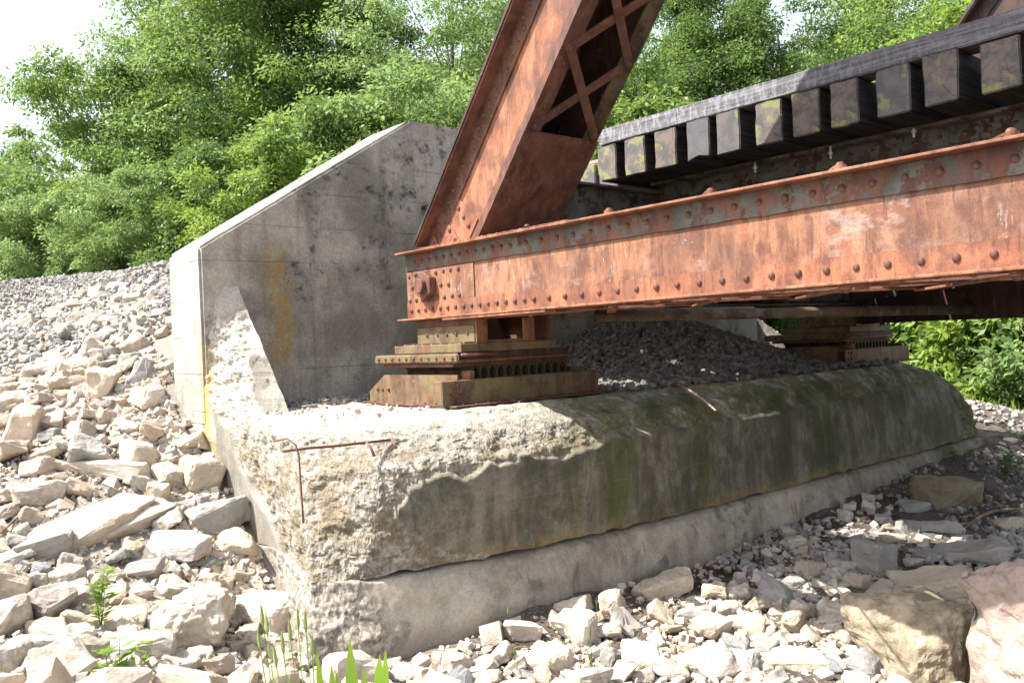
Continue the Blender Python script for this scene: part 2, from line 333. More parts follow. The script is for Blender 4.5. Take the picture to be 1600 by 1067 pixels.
def mat_leaf(name, a, b, tr=.5, yel=(.2, .3, .04)):
    t = NT(name); r = t.island()
    c = t.mix(t.ramp(r, 0, 1), a, b); c = t.mix(t.math('MULTIPLY', t.ramp(t.noise(.7, 3), .42, .62), .5), c, yel)
    t.put(t.b.inputs['Base Color'], c); t.b.inputs['Roughness'].default_value = .5; t.b.inputs['Specular IOR Level'].default_value = .35
    tl = t.n.new('ShaderNodeBsdfTranslucent'); t.put(tl.inputs[0], t.mix(.5, c, yel, 'MIX'))
    ms = t.n.new('ShaderNodeMixShader'); ms.inputs[0].default_value = tr
    t.l.new(t.b.outputs[0], ms.inputs[1]); t.l.new(tl.outputs[0], ms.inputs[2]); t.l.new(ms.outputs[0], t.out.inputs[0])
    return t.m
def mat_bark(name, a, b):
    t = NT(name); g = t.noise(1.0, 6, .7, t.map((14, 14, 2.5)))
    return t.done(t.mix(t.ramp(g, .38, .64), a, b), .9, t.bump(g, .8, .02), .15)
def mat_ground():
    t = NT('dirt_and_grit'); x = t.xyz()
    c = t.mix(t.ramp(t.noise(2.2, 6, .65), .38, .62), (.055, .044, .036), (.13, .105, .085)); lf = t.ramp(t.math('ADD', x[0], t.math('MULTIPLY', x[1], -.25)), 2.6, 1.2); c = t.mix(t.math('MULTIPLY', lf, .7), c, (.30, .26, .215))
    c = t.mix(t.math('MULTIPLY', t.ramp(t.noise(45, 5, .75), .5, .62), .6), c, (.27, .245, .22))
    up = t.math('MULTIPLY', t.ramp(x[1], 6.5, 10.0), t.ramp(x[0], 9, 5)); c = t.mix(t.math('MULTIPLY', up, .55), c, (.24, .22, .20))
    far = t.ramp(x[0], 14.5, 17.5); c = t.mix(t.math('MULTIPLY', far, .8), c, (.10, .14, .035))
    d = t.n.new('ShaderNodeVectorMath'); d.operation = 'LENGTH'; t.l.new(t.co, d.inputs[0]); c = t.mix(t.ramp(d.outputs['Value'], 24, 34), c, (.06, .09, .03))
    return t.done(c, .95, t.bump(t.noise(60, 5, .75), .9, .02, t.bump(t.noise(12, 5), .6, .03)), .1)

M = dict(
    wing=mat_wing(), stem=mat_stem(), foot=mat_footing(),
    rust=mat_rust('rusty_steel', 0, 0, .85), rust_dark=mat_rust('dark_rusty_steel', 1), rust_deep=mat_rust('shade_dark_rusty_steel', 2, .15),  # rust_deep: rust darkened to stand for shade inside and behind the steelwork
    paint=mat_rust('peeling_grey_paint', 1, .50), paint_dark=mat_rust('peeling_dark_paint', 2, .62), rust_moss=mat_rust('mossy_rusty_steel', 3, .12, .35, .6),
    rust_post=mat_rust('orange_rusty_steel', 4, 0, .12), rust_moss_dark=mat_rust('mossy_dark_steel', 2, 0, 0, .45),
    rivet=mat_rust('rivet_steel', 1), ballast_dark=None, tie=mat_timber_end(), guard=mat_guard(),
    rock=mat_rock('pale_limestone', ((.37, .32, .26), (.56, .50, .42), (.46, .36, .26), (.34, .31, .29))),
    stone=mat_rock('limestone_rubble', ((.34, .29, .235), (.54, .48, .405), (.44, .345, .25), (.30, .285, .27)), True, .2),
    ballast=mat_rock('grey_ballast', ((.15, .15, .145), (.28, .275, .265), (.24, .20, .16), (.36, .35, .33)), True, .2),
    ballast_dk=mat_rock('dark_ballast', ((.11, .107, .10), (.22, .212, .20), (.12, .095, .075), (.22, .21, .19)), True, .2),  # heap ballast: the deck's shade is put into its darker colour
    tan=mat_rock('tan_sandstone', ((.36, .30, .22), (.52, .45, .35), (.44, .37, .27), (.42, .35, .27)), False, .25),
    olive=mat_rock('mossy_boulder', ((.17, .14, .095), (.34, .285, .20), (.26, .215, .145), (.19, .165, .11)), False, .4),
    pink=mat_rock('pinkish_limestone', ((.24, .17, .14), (.38, .32, .27), (.30, .22, .18), (.30, .24, .2)), False, .4),
    grey=mat_rock('grey_stone', ((.22, .21, .19), (.34, .33, .30), (.28, .26, .23), (.22, .22, .22)), False, .3),
    ground=mat_ground(),
    bark=mat_bark('grey_bark', (.06, .05, .04), (.17, .14, .115)), bark_dark=mat_bark('dark_bark', (.025, .02, .016), (.07, .055, .045)),
    twig=mat_bark('dry_wood', (.13, .09, .065), (.30, .23, .17)),
    leafA=mat_leaf('leaf_light', (.11, .19, .055), (.20, .295, .10), .48, (.24, .33, .10)),
    leafB=mat_leaf('leaf_mid', (.078, .15, .036), (.16, .25, .066), .46, (.22, .31, .065)),
    leafC=mat_leaf('leaf_dark', (.048, .10, .024), (.115, .185, .046), .42, (.14, .22, .045)),
    leafY=mat_leaf('leaf_yellow', (.11, .21, .03), (.20, .30, .05), .5, (.26, .34, .06)),
    blade=mat_leaf('fresh_blade', (.16, .32, .03), (.24, .42, .05), .5, (.32, .46, .06)), seed=mat_leaf('seed_head', (.20, .28, .09), (.34, .40, .16), .35, (.38, .42, .18)),
    grass=mat_leaf('grass_blade', (.07, .15, .02), (.16, .26, .05), .4, (.22, .28, .08)),
    litter=mat_leaf('dead_leaf', (.10, .06, .035), (.24, .16, .09), .1, (.15, .10, .06)),
    dry=mat_leaf('dry_grass', (.30, .25, .12), (.42, .35, .2), .3, (.4, .34, .2)),
)
def flat(name, col, rough=.6, metal=0):
    t = NT(name); n = t.noise(30, 4); return t.done(t.mix(t.ramp(n, .3, .7), tuple(c * .7 for c in col), col), rough, t.bump(n, .3, .003), .4, metal)
M['bolt'] = flat('galvanised_bolt', (.55, .55, .52), .5, .3)
M['wire'] = flat('rusted_rod', (.16, .085, .06), .8)
M['pipe'] = mat_rust('pipe_steel', 2, .35, 0, .25)
M['rail'] = flat('rail_steel', (.42, .30, .25), .5, .3)

# ---------------------------------------------------------------- ground
CP = np.array([(0,0,0),(-2,0,-.1),(1,3,-.1),(1.5,4.6,.06),(.9,5.3,.17),(2.1,4.3,-.15),(2.3,5,-.12),(2.5,5.6,.0),(2.6,6,.3),(2.6,6.6,.7),(2.6,7.2,1.05),(2.6,7.8,1.47),
 (3,9,2.0),(4.9,14,3.2),(3.3,18.7,3.2),(1.1,6.6,.52),(0,7,.25),(-2,7,-.2),(-2,3,-.2),(1.2,8,.98),(1,10,1.25),(0,12,1.2),(-2,12,.4),(2.5,14,2.15),(0,18.7,1.9),(-4,18,0),
 (4,8,2.5),(5,8,3.0),(7,8,3.1),(9,8,3.0),(10.5,8,2.7),(12,8,1.9),(14,8,1.1),(12,14,2.2),(9.8,14,3.1),(9.8,30,3.1),(5,30,3.1),(3,30,2.4),(5.3,9.5,3.0),(6.5,14,3.1),
 (11.3,4.5,.25),(11.6,6,.9),(13,4.8,.45),(11.35,4.1,.14),(15.5,5.5,.2),(16,8,.6),(18,7.5,.3),(24,10,.2),(9.85,3.6,.03),(7.2,2.6,-.2),(8.5,4.1,.04),(6.9,4.1,-.05),(5.7,4.1,-.12),
 (4.7,4.1,-.12),(4.1,4.1,-.10),(3.4,4.15,-.13),(2.7,4.25,-.19),(2.5,4.0,-.2),(5.26,3.4,-.26),(5.3,2.6,-.4),(5.4,1.9,-.5),(4,3,-.3),(3,2.5,-.3),(2.5,3.5,-.22),(7,2,-.45),(8,3,-.12),(10,2,-.3),(14,2,-.2),(6.6,3.7,-.12),
 (4,-2,-.8),(0,-4,-.5),(8,-2,-.8),(14,-2,-.5),(20,0,-.2),(-6,5,-.4),(-6,12,-.3),(20,15,.4),(16,20,.6),(16,30,.6),(-8,26,0),(0,26,1.6)], float)
def _tps():
    P = CP[:, :2]; n = len(P); d = np.linalg.norm(P[:, None] - P[None], axis=2)
    K = np.where(d > 0, d ** 2 * np.log(d + 1e-12), 0) + np.eye(n) * .05
    A = np.block([[K, np.c_[np.ones(n), P]], [np.r_[np.ones((1, n)), P.T], np.zeros((3, 3))]])
    return np.linalg.solve(A, np.r_[CP[:, 2], 0, 0, 0])
WT = _tps()
def gz(x, y, raw=False):
    x = np.asarray(x, float); y = np.asarray(y, float); sh = x.shape; x = x.ravel(); y = y.ravel(); o = np.zeros(len(x)); P = CP[:, :2]
    for s in range(0, len(x), 20000):
        q = np.c_[x[s:s+20000], y[s:s+20000]]; d = np.linalg.norm(q[:, None] - P[None], axis=2)
        o[s:s+20000] = (np.where(d > 0, d ** 2 * np.log(d + 1e-12), 0)) @ WT[:len(P)] + WT[-3] + q @ WT[-2:]
    r = np.hypot(x - 6, y - 9); o = o * (1 - sm(26, 40, r)) + (0.4) * sm(26, 40, r); o = np.clip(o, -1.0, 3.25)
    if not raw:
        o = np.where((x > 2.8) & (x < 11.3) & (y > 4.45) & (y < 7.35), np.minimum(o, -.15), o)
    return o.reshape(sh)
def axis_(a, b, step, lo, hi):
    c = list(np.arange(a, b + 1e-6, step)); s = step; v = b
    while v < hi: s *= 1.25; v += s; c.append(v)
    s = step; v = a
    while v > lo: s *= 1.25; v -= s; c.insert(0, v)
    return np.array(c)
gx = axis_(-2.5, 13, .075, -400, 600); gy = axis_(0.5, 13, .075, -300, 800)
GX, GY = np.meshgrid(gx, gy, indexing='ij'); GZ = gz(GX, GY)
P3 = np.c_[GX.ravel(), GY.ravel(), np.zeros(GX.size)]
GZ = GZ + (fbm(P3 * 2.2, 3, 4).reshape(GX.shape) * .035 + fbm(P3 * 9, 9, 3).reshape(GX.shape) * .012) * (np.hypot(GX - 5, GY - 6) < 30)
g = link('ground', mesh_np('ground', np.c_[GX.ravel(), GY.ravel(), GZ.ravel()], grid_faces(*GX.shape), True), M['ground']); tag(g, kind='structure')
def ground_hit(px, py):
    d = ray(px, py); t = np.linspace(1.5, 60, 4000); Q = EYE + d * t[:, None]; h = gz(Q[:, 0], Q[:, 1], False)
    i = np.argmax(Q[:, 2] < h); return Q[i] if Q[i, 2] < h[i] else Q[-1]

# ---------------------------------------------------------------- abutment
AB = empty('concrete_abutment', (2.8, 5.0, 0), 'grey concrete bridge abutment with sloping wing wall and badly spalled left corner', 'abutment')
NCOL = [70, 45, 55, 55, 70, 70, 60, 110, 170, 60, 40]
def resample(keys):
    K = np.array(keys, float); out = []
    for i, n in enumerate(NCOL):
        t = np.arange(n) / n; out.append(K[i] * (1 - t[:, None]) + K[i + 1] * t[:, None])
    C = np.concatenate(out + [K[-1:]])
    D = C.copy()
    for _ in range(40):
        D[1:-1] = D[1:-1] * .5 + (D[:-2] + D[2:]) * .25
    wt = np.zeros(len(C)); wt[60:] = 1
    return C * (1 - wt[:, None]) + D * wt[:, None]
LV = [(-.7, [(2.67,7.7),(2.67,5.6),(2.48,5.15),(2.30,4.62),(2.62,4.40),(3.4,4.27),(4.2,4.20),(5.2,4.16),(7,4.16),(11.3,4.17),(12.1,4.8),(12.3,7.2)]),
      (0., [(2.67,7.7),(2.67,5.6),(2.48,5.15),(2.32,4.62),(2.62,4.42),(3.4,4.29),(4.2,4.22),(5.2,4.17),(7,4.17),(11.3,4.18),(12.1,4.8),(12.3,7.2)]),
      (.32, [(2.67,7.7),(2.67,5.75),(2.56,5.3),(2.38,4.68),(2.64,4.5),(3.45,4.34),(4.2,4.26),(5.2,4.2),(7,4.19),(11.2,4.2),(12.0,4.8),(12.2,7.2)]),
      (.66, [(2.67,7.7),(2.67,6.13),(2.55,5.45),(2.42,4.85),(2.75,4.49),(3.4,4.32),(4.2,4.22),(5.2,4.2),(7,4.2),(11.1,4.24),(11.85,4.85),(12.0,7.2)]),
      (.95, [(2.67,7.7),(2.67,6.5),(2.56,5.6),(2.5,5.0),(2.83,4.54),(3.5,4.32),(4.2,4.22),(5.2,4.2),(7,4.22),(10.8,4.32),(11.55,4.95),(11.7,7.2)]),
      (1.12, [(2.67,7.7),(2.67,6.68),(2.58,5.75),(2.56,5.15),(2.95,4.72),(3.6,4.44),(4.3,4.38),(5.3,4.34),(7,4.32),(10.5,4.42),(11.2,5.05),(11.3,7.2)]),
      (1.24, [(2.67,7.7),(2.67,6.78),(2.62,5.95),(2.68,5.4),(3.12,4.92),(3.75,4.66),(4.5,4.68),(5.4,4.62),(7.1,4.52),(10.1,4.56),(10.75,5.2),(10.9,7.2)])]
LZ = np.array([l[0] for l in LV]); LC = np.array([resample(l[1]) for l in LV])   # levels x cols x 2
NC = LC.shape[1]
def outline(z):
    z = np.atleast_1d(z); i = np.clip(np.searchsorted(LZ, z) - 1, 0, len(LZ) - 2); t = np.clip((z - LZ[i]) / (LZ[i + 1] - LZ[i]), 0, 1)[:, None, None]
    return LC[i] * (1 - t) + LC[i + 1] * t
def poly_in(px, py, poly):
    ins = np.zeros(px.shape, bool); n = len(poly)
    for i in range(n):
        x0, y0 = poly[i]; x1, y1 = poly[(i + 1) % n]
        c = ((y0 > py) != (y1 > py)) & (px < (x1 - x0) * (py - y0) / (y1 - y0 + 1e-12) + x0); ins ^= c
    return ins
# the formed face that has not spalled, as a patch in X, z on the front
def face_xz(pts): return [(lambda q: (q[0], q[2]))(at(x, y, Y=4.26)) for x, y in pts]
SMOOTH = face_xz([(655,796),(662,768),(690,752),(740,748),(765,728),(800,722),(822,706),(872,708),(905,697)]) + [(4.5,.98),(5.2,.96),(6.0,1.0),(7.5,1.0),(9.5,1.02),(10.6,.9),(10.6,.2),(3.3,.2)] + face_xz([(800,868),(760,866),(700,856),(668,838),(655,815)])
def blur2(A, n):
    for _ in range(n):
        A[1:-1] = (A[:-2] + 2 * A[1:-1] + A[2:]) / 4; A[:, 1:-1] = (A[:, :-2] + 2 * A[:, 1:-1] + A[:, 2:]) / 4
    return A
def normals2d(O):
    T = np.gradient(O, axis=1); N = np.stack([T[..., 1], -T[..., 0]], -1); N /= (np.linalg.norm(N, axis=-1, keepdims=True) + 1e-9)
    return -N if (N[0, 5, 0] > 0) else N
def crag(P, s):
    a = 1 - np.abs(fbm(P * 5, s, 3)); b = 1 - np.abs(vnoise(P * 17, s + 5)); c = np.abs(vnoise(P * 38, s + 9)); d = vnoise(P * 80, s + 11)
    e = np.abs(vnoise(P * 27 + 3, s + 21)); f = np.abs(vnoise(P * 55 + 9, s + 31)); g_ = fbm(P @ np.array([[1, .3, .2], [-.2, 1, .4], [.1, -.5, 1.6]]) * 11, s + 41, 4, .6); st_ = np.floor(g_ * 3.2) / 3.2
    return .036 * (a - .6) + .014 * (st_ - g_ * .3) + .006 * (b - .55) + .007 * (c - .3) + .006 * (e - .3) + .005 * (f - .3) + .003 * d
# stem
zs = np.r_[np.linspace(.315, 1.0, 62), np.linspace(1.01, 1.24, 26)]
O = outline(zs); nz = len(zs); N2 = normals2d(O)
X = O[..., 0]; Y = O[..., 1]; Z = np.repeat(zs[:, None], NC, 1); P = np.c_[X.ravel(), Y.ravel(), Z.ravel()]
warp = fbm(P * 5.0, 21, 5, .62).reshape(X.shape) * .04; warp2 = fbm(P * 5.0 + 40, 22, 5, .62).reshape(X.shape) * .034
ins = poly_in(X + warp, Z + warp2, SMOOTH) & (Y < 4.7)
endface = (X > 2.55) & (Y > 5.35) & (np.arange(NC)[None] < 118 ) & (np.arange(NC)[None] < 75 + 20 * (1.2 - Z) + 25 * fbm(P * 4, 31, 2).reshape(X.shape))
rough = 1.0 - (ins | endface).astype(float); rb = blur2(rough.copy(), 5); rough = np.where(np.arange(NC)[None] < 150, rb, blur2(rough.copy(), 1))
disp = -rough * .036 + rough * crag(P, 5).reshape(X.shape) + (1 - rough) * (fbm(P * 6, 8, 3).reshape(X.shape) * .003)
# crumbled lower lip above the joint
lip = np.clip(1 - (Z - .315) / .05, 0, 1) * (vnoise(P * 12, 77).reshape(X.shape) * .5 + .6) * .007
rr = np.where(X > 2.8, disp - lip, disp)
Z2 = Z + rough * fbm(P * 9, 51, 2).reshape(X.shape) * .012 * (Z > .34) + np.clip(1 - (Z - .315) / .03, 0, 1) * vnoise(P * 9, 78).reshape(X.shape) * .014
VX = X + N2[..., 0] * rr; VY = Y + N2[..., 1] * rr
# bridge seat: rings running back from the edge
tt = np.r_[.01, .025, .045, .07, .1, .13, .17, .21, .26, .31, .37, .43, .5, .6, .72, .85, 1.0]; SX, SY, SZ = [], [], []
tx = np.clip(X[-1], 2.95, 10.7); ty = np.full(NC, 7.0)
for t in tt:
    sx = VX[-1] * (1 - t) + tx * t; sy = VY[-1] * (1 - t) + ty * t
    q = np.c_[sx, sy, np.full(NC, t * 3)]; SX.append(sx); SY.append(sy)
    SZ.append(Z2[-1] * (1 - min(1, t * 14)) + (1.245 + crag(np.c_[sx, sy, np.zeros(NC)], 61) * .55 - .01) * min(1, t * 14))
U0 = VX[0] * .85 + .15 * np.clip(X[0], 3, 10); 
VX = np.vstack([VX[:1] - N2[:1, :, 0] * .25, VX, SX]); VY = np.vstack([VY[:1] - N2[:1, :, 1] * .25, VY, SY]); VZ = np.vstack([Z2[:1] + .012, Z2, SZ])
RG = np.vstack([rough[:1], rough, np.ones((len(tt), NC))])
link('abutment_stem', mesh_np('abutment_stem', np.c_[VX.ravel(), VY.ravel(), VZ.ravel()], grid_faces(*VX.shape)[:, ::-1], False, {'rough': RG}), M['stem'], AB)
# footing course
zs = np.r_[np.linspace(-.7, -.1, 6), np.linspace(-.08, .286, 30)]; O = outline(zs); N2 = normals2d(O)
X = O[..., 0]; Y = O[..., 1]; Z = np.repeat(zs[:, None], NC, 1); P = np.c_[X.ravel(), Y.ravel(), Z.ravel()]
edge = sm(2.85, 2.6, X + fbm(P * 4, 71, 2).reshape(X.shape) * .12) * (np.arange(NC)[None] > 60)
disp = -(sm(.24, .30, Z) * .045 + sm(.14, .26, Z) * .02) * sm(2.6, 3.2, X) + fbm(P * 3, 18, 4).reshape(X.shape) * .012 + edge * (crag(P, 15).reshape(X.shape) - .01) + .03 * sm(.05, .25, fbm(P * 1.6, 90, 2).reshape(X.shape)) * sm(.25, .1, Z)
ins_ = outline(np.array([.30]))[0]; n_ = N2[-1]
VX = X + N2[..., 0] * disp; VY = Y + N2[..., 1] * disp
VX = np.vstack([VX, VX[-1:] - n_[None, :, 0] * .22]); VY = np.vstack([VY, VY[-1:] - n_[None, :, 1] * .22]); Z = Z + edge * sm(.2, .3, Z) * .03; VZ = np.vstack([Z, Z[-1:] + .004]); RG = np.vstack([edge, edge[-1:]])
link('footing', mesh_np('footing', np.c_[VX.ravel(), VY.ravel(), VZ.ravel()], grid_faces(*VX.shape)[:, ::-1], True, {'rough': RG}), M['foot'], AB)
# core under the seat so no light leaks through the joint
MB().box(2.95, 10.2, 5.0, 6.99, -.7, 1.12).build('core', M['foot'], AB)
# raking end wall: broken face between the smooth end face and the inner edge
zs = np.linspace(1.0, 2.26, 90); nu = 46
e0 = np.interp(zs, [1.0, 1.2, 1.46, 1.7, 2.26], [6.6, 6.76, 6.93, 6.96, 6.965])            # outer front edge (X = 2.67)
x1 = np.interp(zs, [1.0, 2.26], [3.0, 2.97]); y1 = np.interp(zs, [1.0, 1.2, 2.2, 2.26], [5.9, 6.06, 6.84, 6.87]) + fbm(np.c_[zs * 6, zs * 0, zs * 0], 3, 4, .6) * .022 * sm(2.2, 2.0, zs)
rows = []
for i, z in enumerate(zs):
    u = np.linspace(0, 1, nu); a = np.array([2.668, 7.4]); b = np.array([2.668, e0[i]]); c = np.array([x1[i], y1[i]]); d = np.array([x1[i] + .005, 7.05])
    pts = np.vstack([a + (b - a) * np.linspace(0, 1, 8)[:-1, None], b + (c - b) * u[:, None], c + (d - c) * np.linspace(0, 1, 8)[1:, None]]); rows.append(np.c_[pts, np.full(len(pts), z)])
R_ = np.array(rows); sh = R_.shape[:2]; P = R_.reshape(-1, 3); k = np.arange(sh[1])[None]
m_ = (sm(6, 10, k) * sm(sh[1] - 7, sh[1] - 10, k)) * np.ones(sh)
patch = poly_in(R_[..., 0] + fbm(P * 8, 5, 2).reshape(sh) * .03, R_[..., 2] + fbm(P * 8, 6, 2).reshape(sh) * .04, [(2.86, 1.2), (3.1, 1.2), (3.1, 1.72), (2.9, 1.7)]) | ((R_[..., 2] > 2.0) & (R_[..., 0] > 2.78))
rg = m_ * (1 - patch); rg = blur2(rg.copy(), 1)
cr = crag(P, 33).reshape(sh) - .012
R_[..., 1] += -rg * cr * .9 + 0; R_[..., 0] += -rg * cr * .6
V = R_.reshape(-1, 3); Fc = grid_faces(*sh); top = R_[-1]; tc = np.array([top[:, 0], np.full(sh[1], 7.2), np.full(sh[1], 2.262)]).T
V = np.vstack([V, tc]); n0 = (sh[0] - 1) * sh[1]; n1 = sh[0] * sh[1]
Fc = np.vstack([Fc, [[n0 + i, n1 + i, n1 + i + 1, n0 + i + 1] for i in range(sh[1] - 1)]])
link('raking_wall', mesh_np('raking_wall', V, Fc[:, ::-1], False, {'rough': np.r_[rg.ravel(), np.zeros(sh[1])]}), M['wing'], AB)
# wing wall
def wing(prof, y0, y1, name):
    b = MB(); b.prism([(x, 0, z) for x, z in prof], np.array([0, y0, 0]), np.array([0, y1, 0])); o = b.build(name, M['wing'], AB, bevel=.022, seg=2)
    bm = bmesh.new(); bm.from_mesh(o.data); bmesh.ops.triangulate(bm, faces=[f for f in bm.faces if len(f.verts) > 4])
    bmesh.ops.subdivide_edges(bm, edges=[e for e in bm.edges if e.calc_length() > .5], cuts=6, use_grid_fill=True)
    bmesh.ops.subdivide_edges(bm, edges=[e for e in bm.edges if e.calc_length() > .12], cuts=2, use_grid_fill=True)
    for v in bm.verts: 
        q = np.array([[v.co.x * 7, v.co.y * 7, v.co.z * 7]]); dn = float(fbm(q, 4, 3)[0]) * .004; v.co += v.normal * dn
    bm.to_mesh(o.data); bm.free(); return o
wing([(2.664, 1.12), (2.664, 2.575), (4.78, 3.89), (6.15, 3.885), (6.15, 1.12)], 6.9, 7.6, 'wing_wall')
MB().box(6.15, 8.8, 6.93, 7.6, 1.1, 3.05).build('back_wall', M['wing'], AB)
wing([(10.55, 1.12), (10.55, 2.0), (9.2, 3.2), (8.8, 3.2), (8.8, 1.12)], 6.88, 7.55, 'wing_wall')
# exposed reinforcement
def rod(pts, r, name='reinforcing_bar'): return MB().tube(pts, r, 7).build(name, M['wire'], AB, smooth=True)
h0 = at(442, 704, Y=4.58); h1 = at(520, 696, Y=4.62); h2 = at(610, 686, Y=4.70); rod([h0, (h0 + h1) / 2 + [0, 0, .004], h1, h2], .0085)
q = [at(428, 688, Y=4.66), at(448, 684, Y=4.58), at(462, 694, Y=4.52), at(467, 712, Y=4.5), at(469, 745, Y=4.5), at(472, 785, Y=4.49), at(474, 816, Y=4.49)]; rod(q, .0062)
rod([at(573, 690, Y=4.62), at(580, 700, Y=4.56), at(585, 712, Y=4.55)], .009); rod([at(612, 684, Y=4.6), at(617, 693, Y=4.53), at(620, 700, Y=4.52)], .008)

# ---------------------------------------------------------------- steel truss bridge
BR = empty('truss_bridge', (4.4, 5.4, 1.9), 'rusty riveted steel truss bridge resting on the concrete abutment', 'bridge')
rv = bmesh.new(); bmesh.ops.create_uvsphere(rv, u_segments=10, v_segments=6, radius=.0195)
bmesh.ops.delete(rv, geom=[v for v in rv.verts if v.co.z < -.001], context='VERTS')
for v in rv.verts: v.co.z *= .78
RIV = bpy.data.meshes.new('rivet'); rv.to_mesh(RIV); rv.free(); RIV.materials.append(M['rivet']); RIV.polygons.foreach_set('use_smooth', [True] * len(RIV.polygons))
RIVL = RIV.copy(); RIVL.name = 'rivet_rust'; RIVL.materials.clear(); RIVL.materials.append(M['rust_dark'])  # second rivet mesh in plain dark rust
def rivet(p, nrm, parent, mesh=RIV, s=1.0):
    o = bpy.data.objects.new('rivet', mesh); COL.objects.link(o); o.parent = parent
    loc = Vector(p) - (parent.location if parent.type == 'EMPTY' else Vector((0, 0, 0))); o.location = loc
    o.rotation_euler = Vector(nrm).to_track_quat('Z', 'Y').to_euler(); s *= random.uniform(.9, 1.08); o.scale = (s, s, s * random.uniform(.85, 1.1)); return o
def stuff_rivets(pts, nrm, parent, mat):
    q = Vector(nrm).to_track_quat('Z', 'Y').to_matrix(); V0 = np.array([(q @ v.co)[:] for v in RIV.vertices]); b = MB()
    for p in pts:
        k = len(b.v); b.v += [tuple(np.array(p) + v) for v in V0]; b.f += [tuple(k + i for i in f.vertices) for f in RIV.polygons]
    o = b.build('rivet_row', mat, parent, smooth=True); o['kind'] = 'stuff'; return o
CX0, CX1 = 3.99, 4.72; YE = 5.88; YN = -2.6
def wavy(prof_fn, name, mat, parent): pass
def build_truss(dx, near):
    x0, x1 = CX0 + dx, CX1 + dx; o1, o2 = (M['rust'], M['rust_dark']) if near else (M['rust_deep'], M['rust_deep'])  # far truss takes the shade-dark copy of the same rust
    b = MB(); b.box(x0, x0 + .018, YN, YE, 1.92, 2.44); b.box(x1 - .018, x1, YN, YE, 1.92, 2.44); ch = b.build('bottom_chord', o1, BR)
    # long leg angles; edges slightly ragged
    def ragged(xa, xb, za, zb, lowfree, nm, mat):
        n = 170; ys = np.linspace(YN, YE, n); P = np.c_[np.full(n, xa), ys, np.full(n, zb)]
        j = fbm(P * [1, 7, 1], 3, 3) * .0045 * (1 if near else 0); zl = (za + j) if lowfree else np.full(n, za); zh = np.full(n, zb) if lowfree else zb + j * .6
        b = MB(); V = []
        for i in range(n): V += [(xa, ys[i], zl[i]), (xb, ys[i], zl[i]), (xb, ys[i], zh[i]), (xa, ys[i], zh[i])]
        Fc = []
        for i in range(n - 1):
            for k in range(4): Fc.append((i * 4 + k, i * 4 + (k + 1) % 4, i * 4 + 4 + (k + 1) % 4, i * 4 + 4 + k))
        Fc += [(0, 1, 2, 3), tuple((n - 1) * 4 + k for k in (3, 2, 1, 0))]; b.poly(V, Fc); return b.build(nm, mat, ch)
    ragged(x0 - .014, x0 - .001, 2.305, 2.439, True, 'flange_angle', M['paint'] if near else o2)
    ragged(x0 - .014, x0 - .001, 1.921, 2.045, False, 'flange_angle', M['rust_post'] if near else o2)
    b = MB(); b.box(x0 - .10, x0 + .03, YN, YE + .03, 2.441, 2.456); b.box(x0 - .098, x0 + .05, 3.9, YE - .3, 2.457, 2.464); b.build('top_flange', M['rust_post'] if near else o2, ch, bevel=.003)
    b = MB(); b.box(x0 - .10, x0 + .11, YN, YE + .03, 1.903, 1.918); b.build('bottom_flange', M['rust_post'] if near else o2, ch, bevel=.003)
    MB().box(x0 - .095, x0 + .3, 4.15, 5.3, 1.884, 1.901).build('sole_plate', M['rust_post'] if near else o2, ch, bevel=.003)
    b = MB(); b.box(x1 - .03, x1 + .10, YN, YE + .03, 2.441, 2.456); b.box(x1 - .11, x1 + .10, YN, YE + .03, 1.903, 1.918); b.box(x1 + .001, x1 + .014, YN, YE, 2.3, 2.439); b.box(x1 + .001, x1 + .014, YN, YE, 1.921, 2.045)
    b.box(x1 - .032, x1 - .019, YN, YE, 1.921, 2.045); b.box(x0 + .019, x0 + .032, YN, YE, 1.921, 2.045); b.build('inner_flange', o2, ch)
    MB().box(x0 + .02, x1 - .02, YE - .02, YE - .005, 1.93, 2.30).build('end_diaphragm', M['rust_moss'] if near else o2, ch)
    # lacing, top and bottom, both crossing
    ys = [4.35 - .757 * k for k in range(9)]
    for k, y in enumerate(ys[:-1]):
        for zz, nn, yy in ((2.458, 1, y), (1.901, -1, y + .0)):
            for (ya, yb, lift) in ((yy, yy - .757, .0), (yy - .757, yy, .0115)):
                z_ = zz + nn * lift; MB().bar((x0 - .04, ya, z_), (x1 + .04, yb, z_), .062, .011, (0, 0, nn)).build('lacing_bar', M['rust_post'] if near else o2, ch)
    if near:
        for y in ys:
            rivet((x0 - .04, y, 2.482), (0, 0, 1), ch, RIVL, 1.15); rivet((x0 - .04, y, 1.877), (0, 0, -1), ch, RIVL, 1.25)
        for y in np.arange(5.82, 4.30, -.0987): rivet((x0 - .014, y, 1.983), (-1, 0, 0), ch, RIVL)
        for y in np.arange(4.19, 0.6, -.154): rivet((x0 - .014, y, 1.983), (-1, 0, 0), ch, RIVL, 1.05); rivet((x0 - .055, y + .07, 1.903), (0, 0, -1), ch, RIVL, .8)
        for y in list(np.arange(5.75, 4.45, -.0987)) + list(np.arange(4.4, .6, -.154)): rivet((x0 - .014, y, 2.375), (-1, 0, 0), ch, RIV, 1.05)
        for y in np.arange(5.0, 4.4, -.085): rivet((x0 - .05, y, 2.464), (0, 0, 1), ch, RIVL, .9)
        MB().box(x0 - .010, x0 - .0005, 5.0, YE - .002, 2.047, 2.300).build('pin_plate', M['rust'], ch)
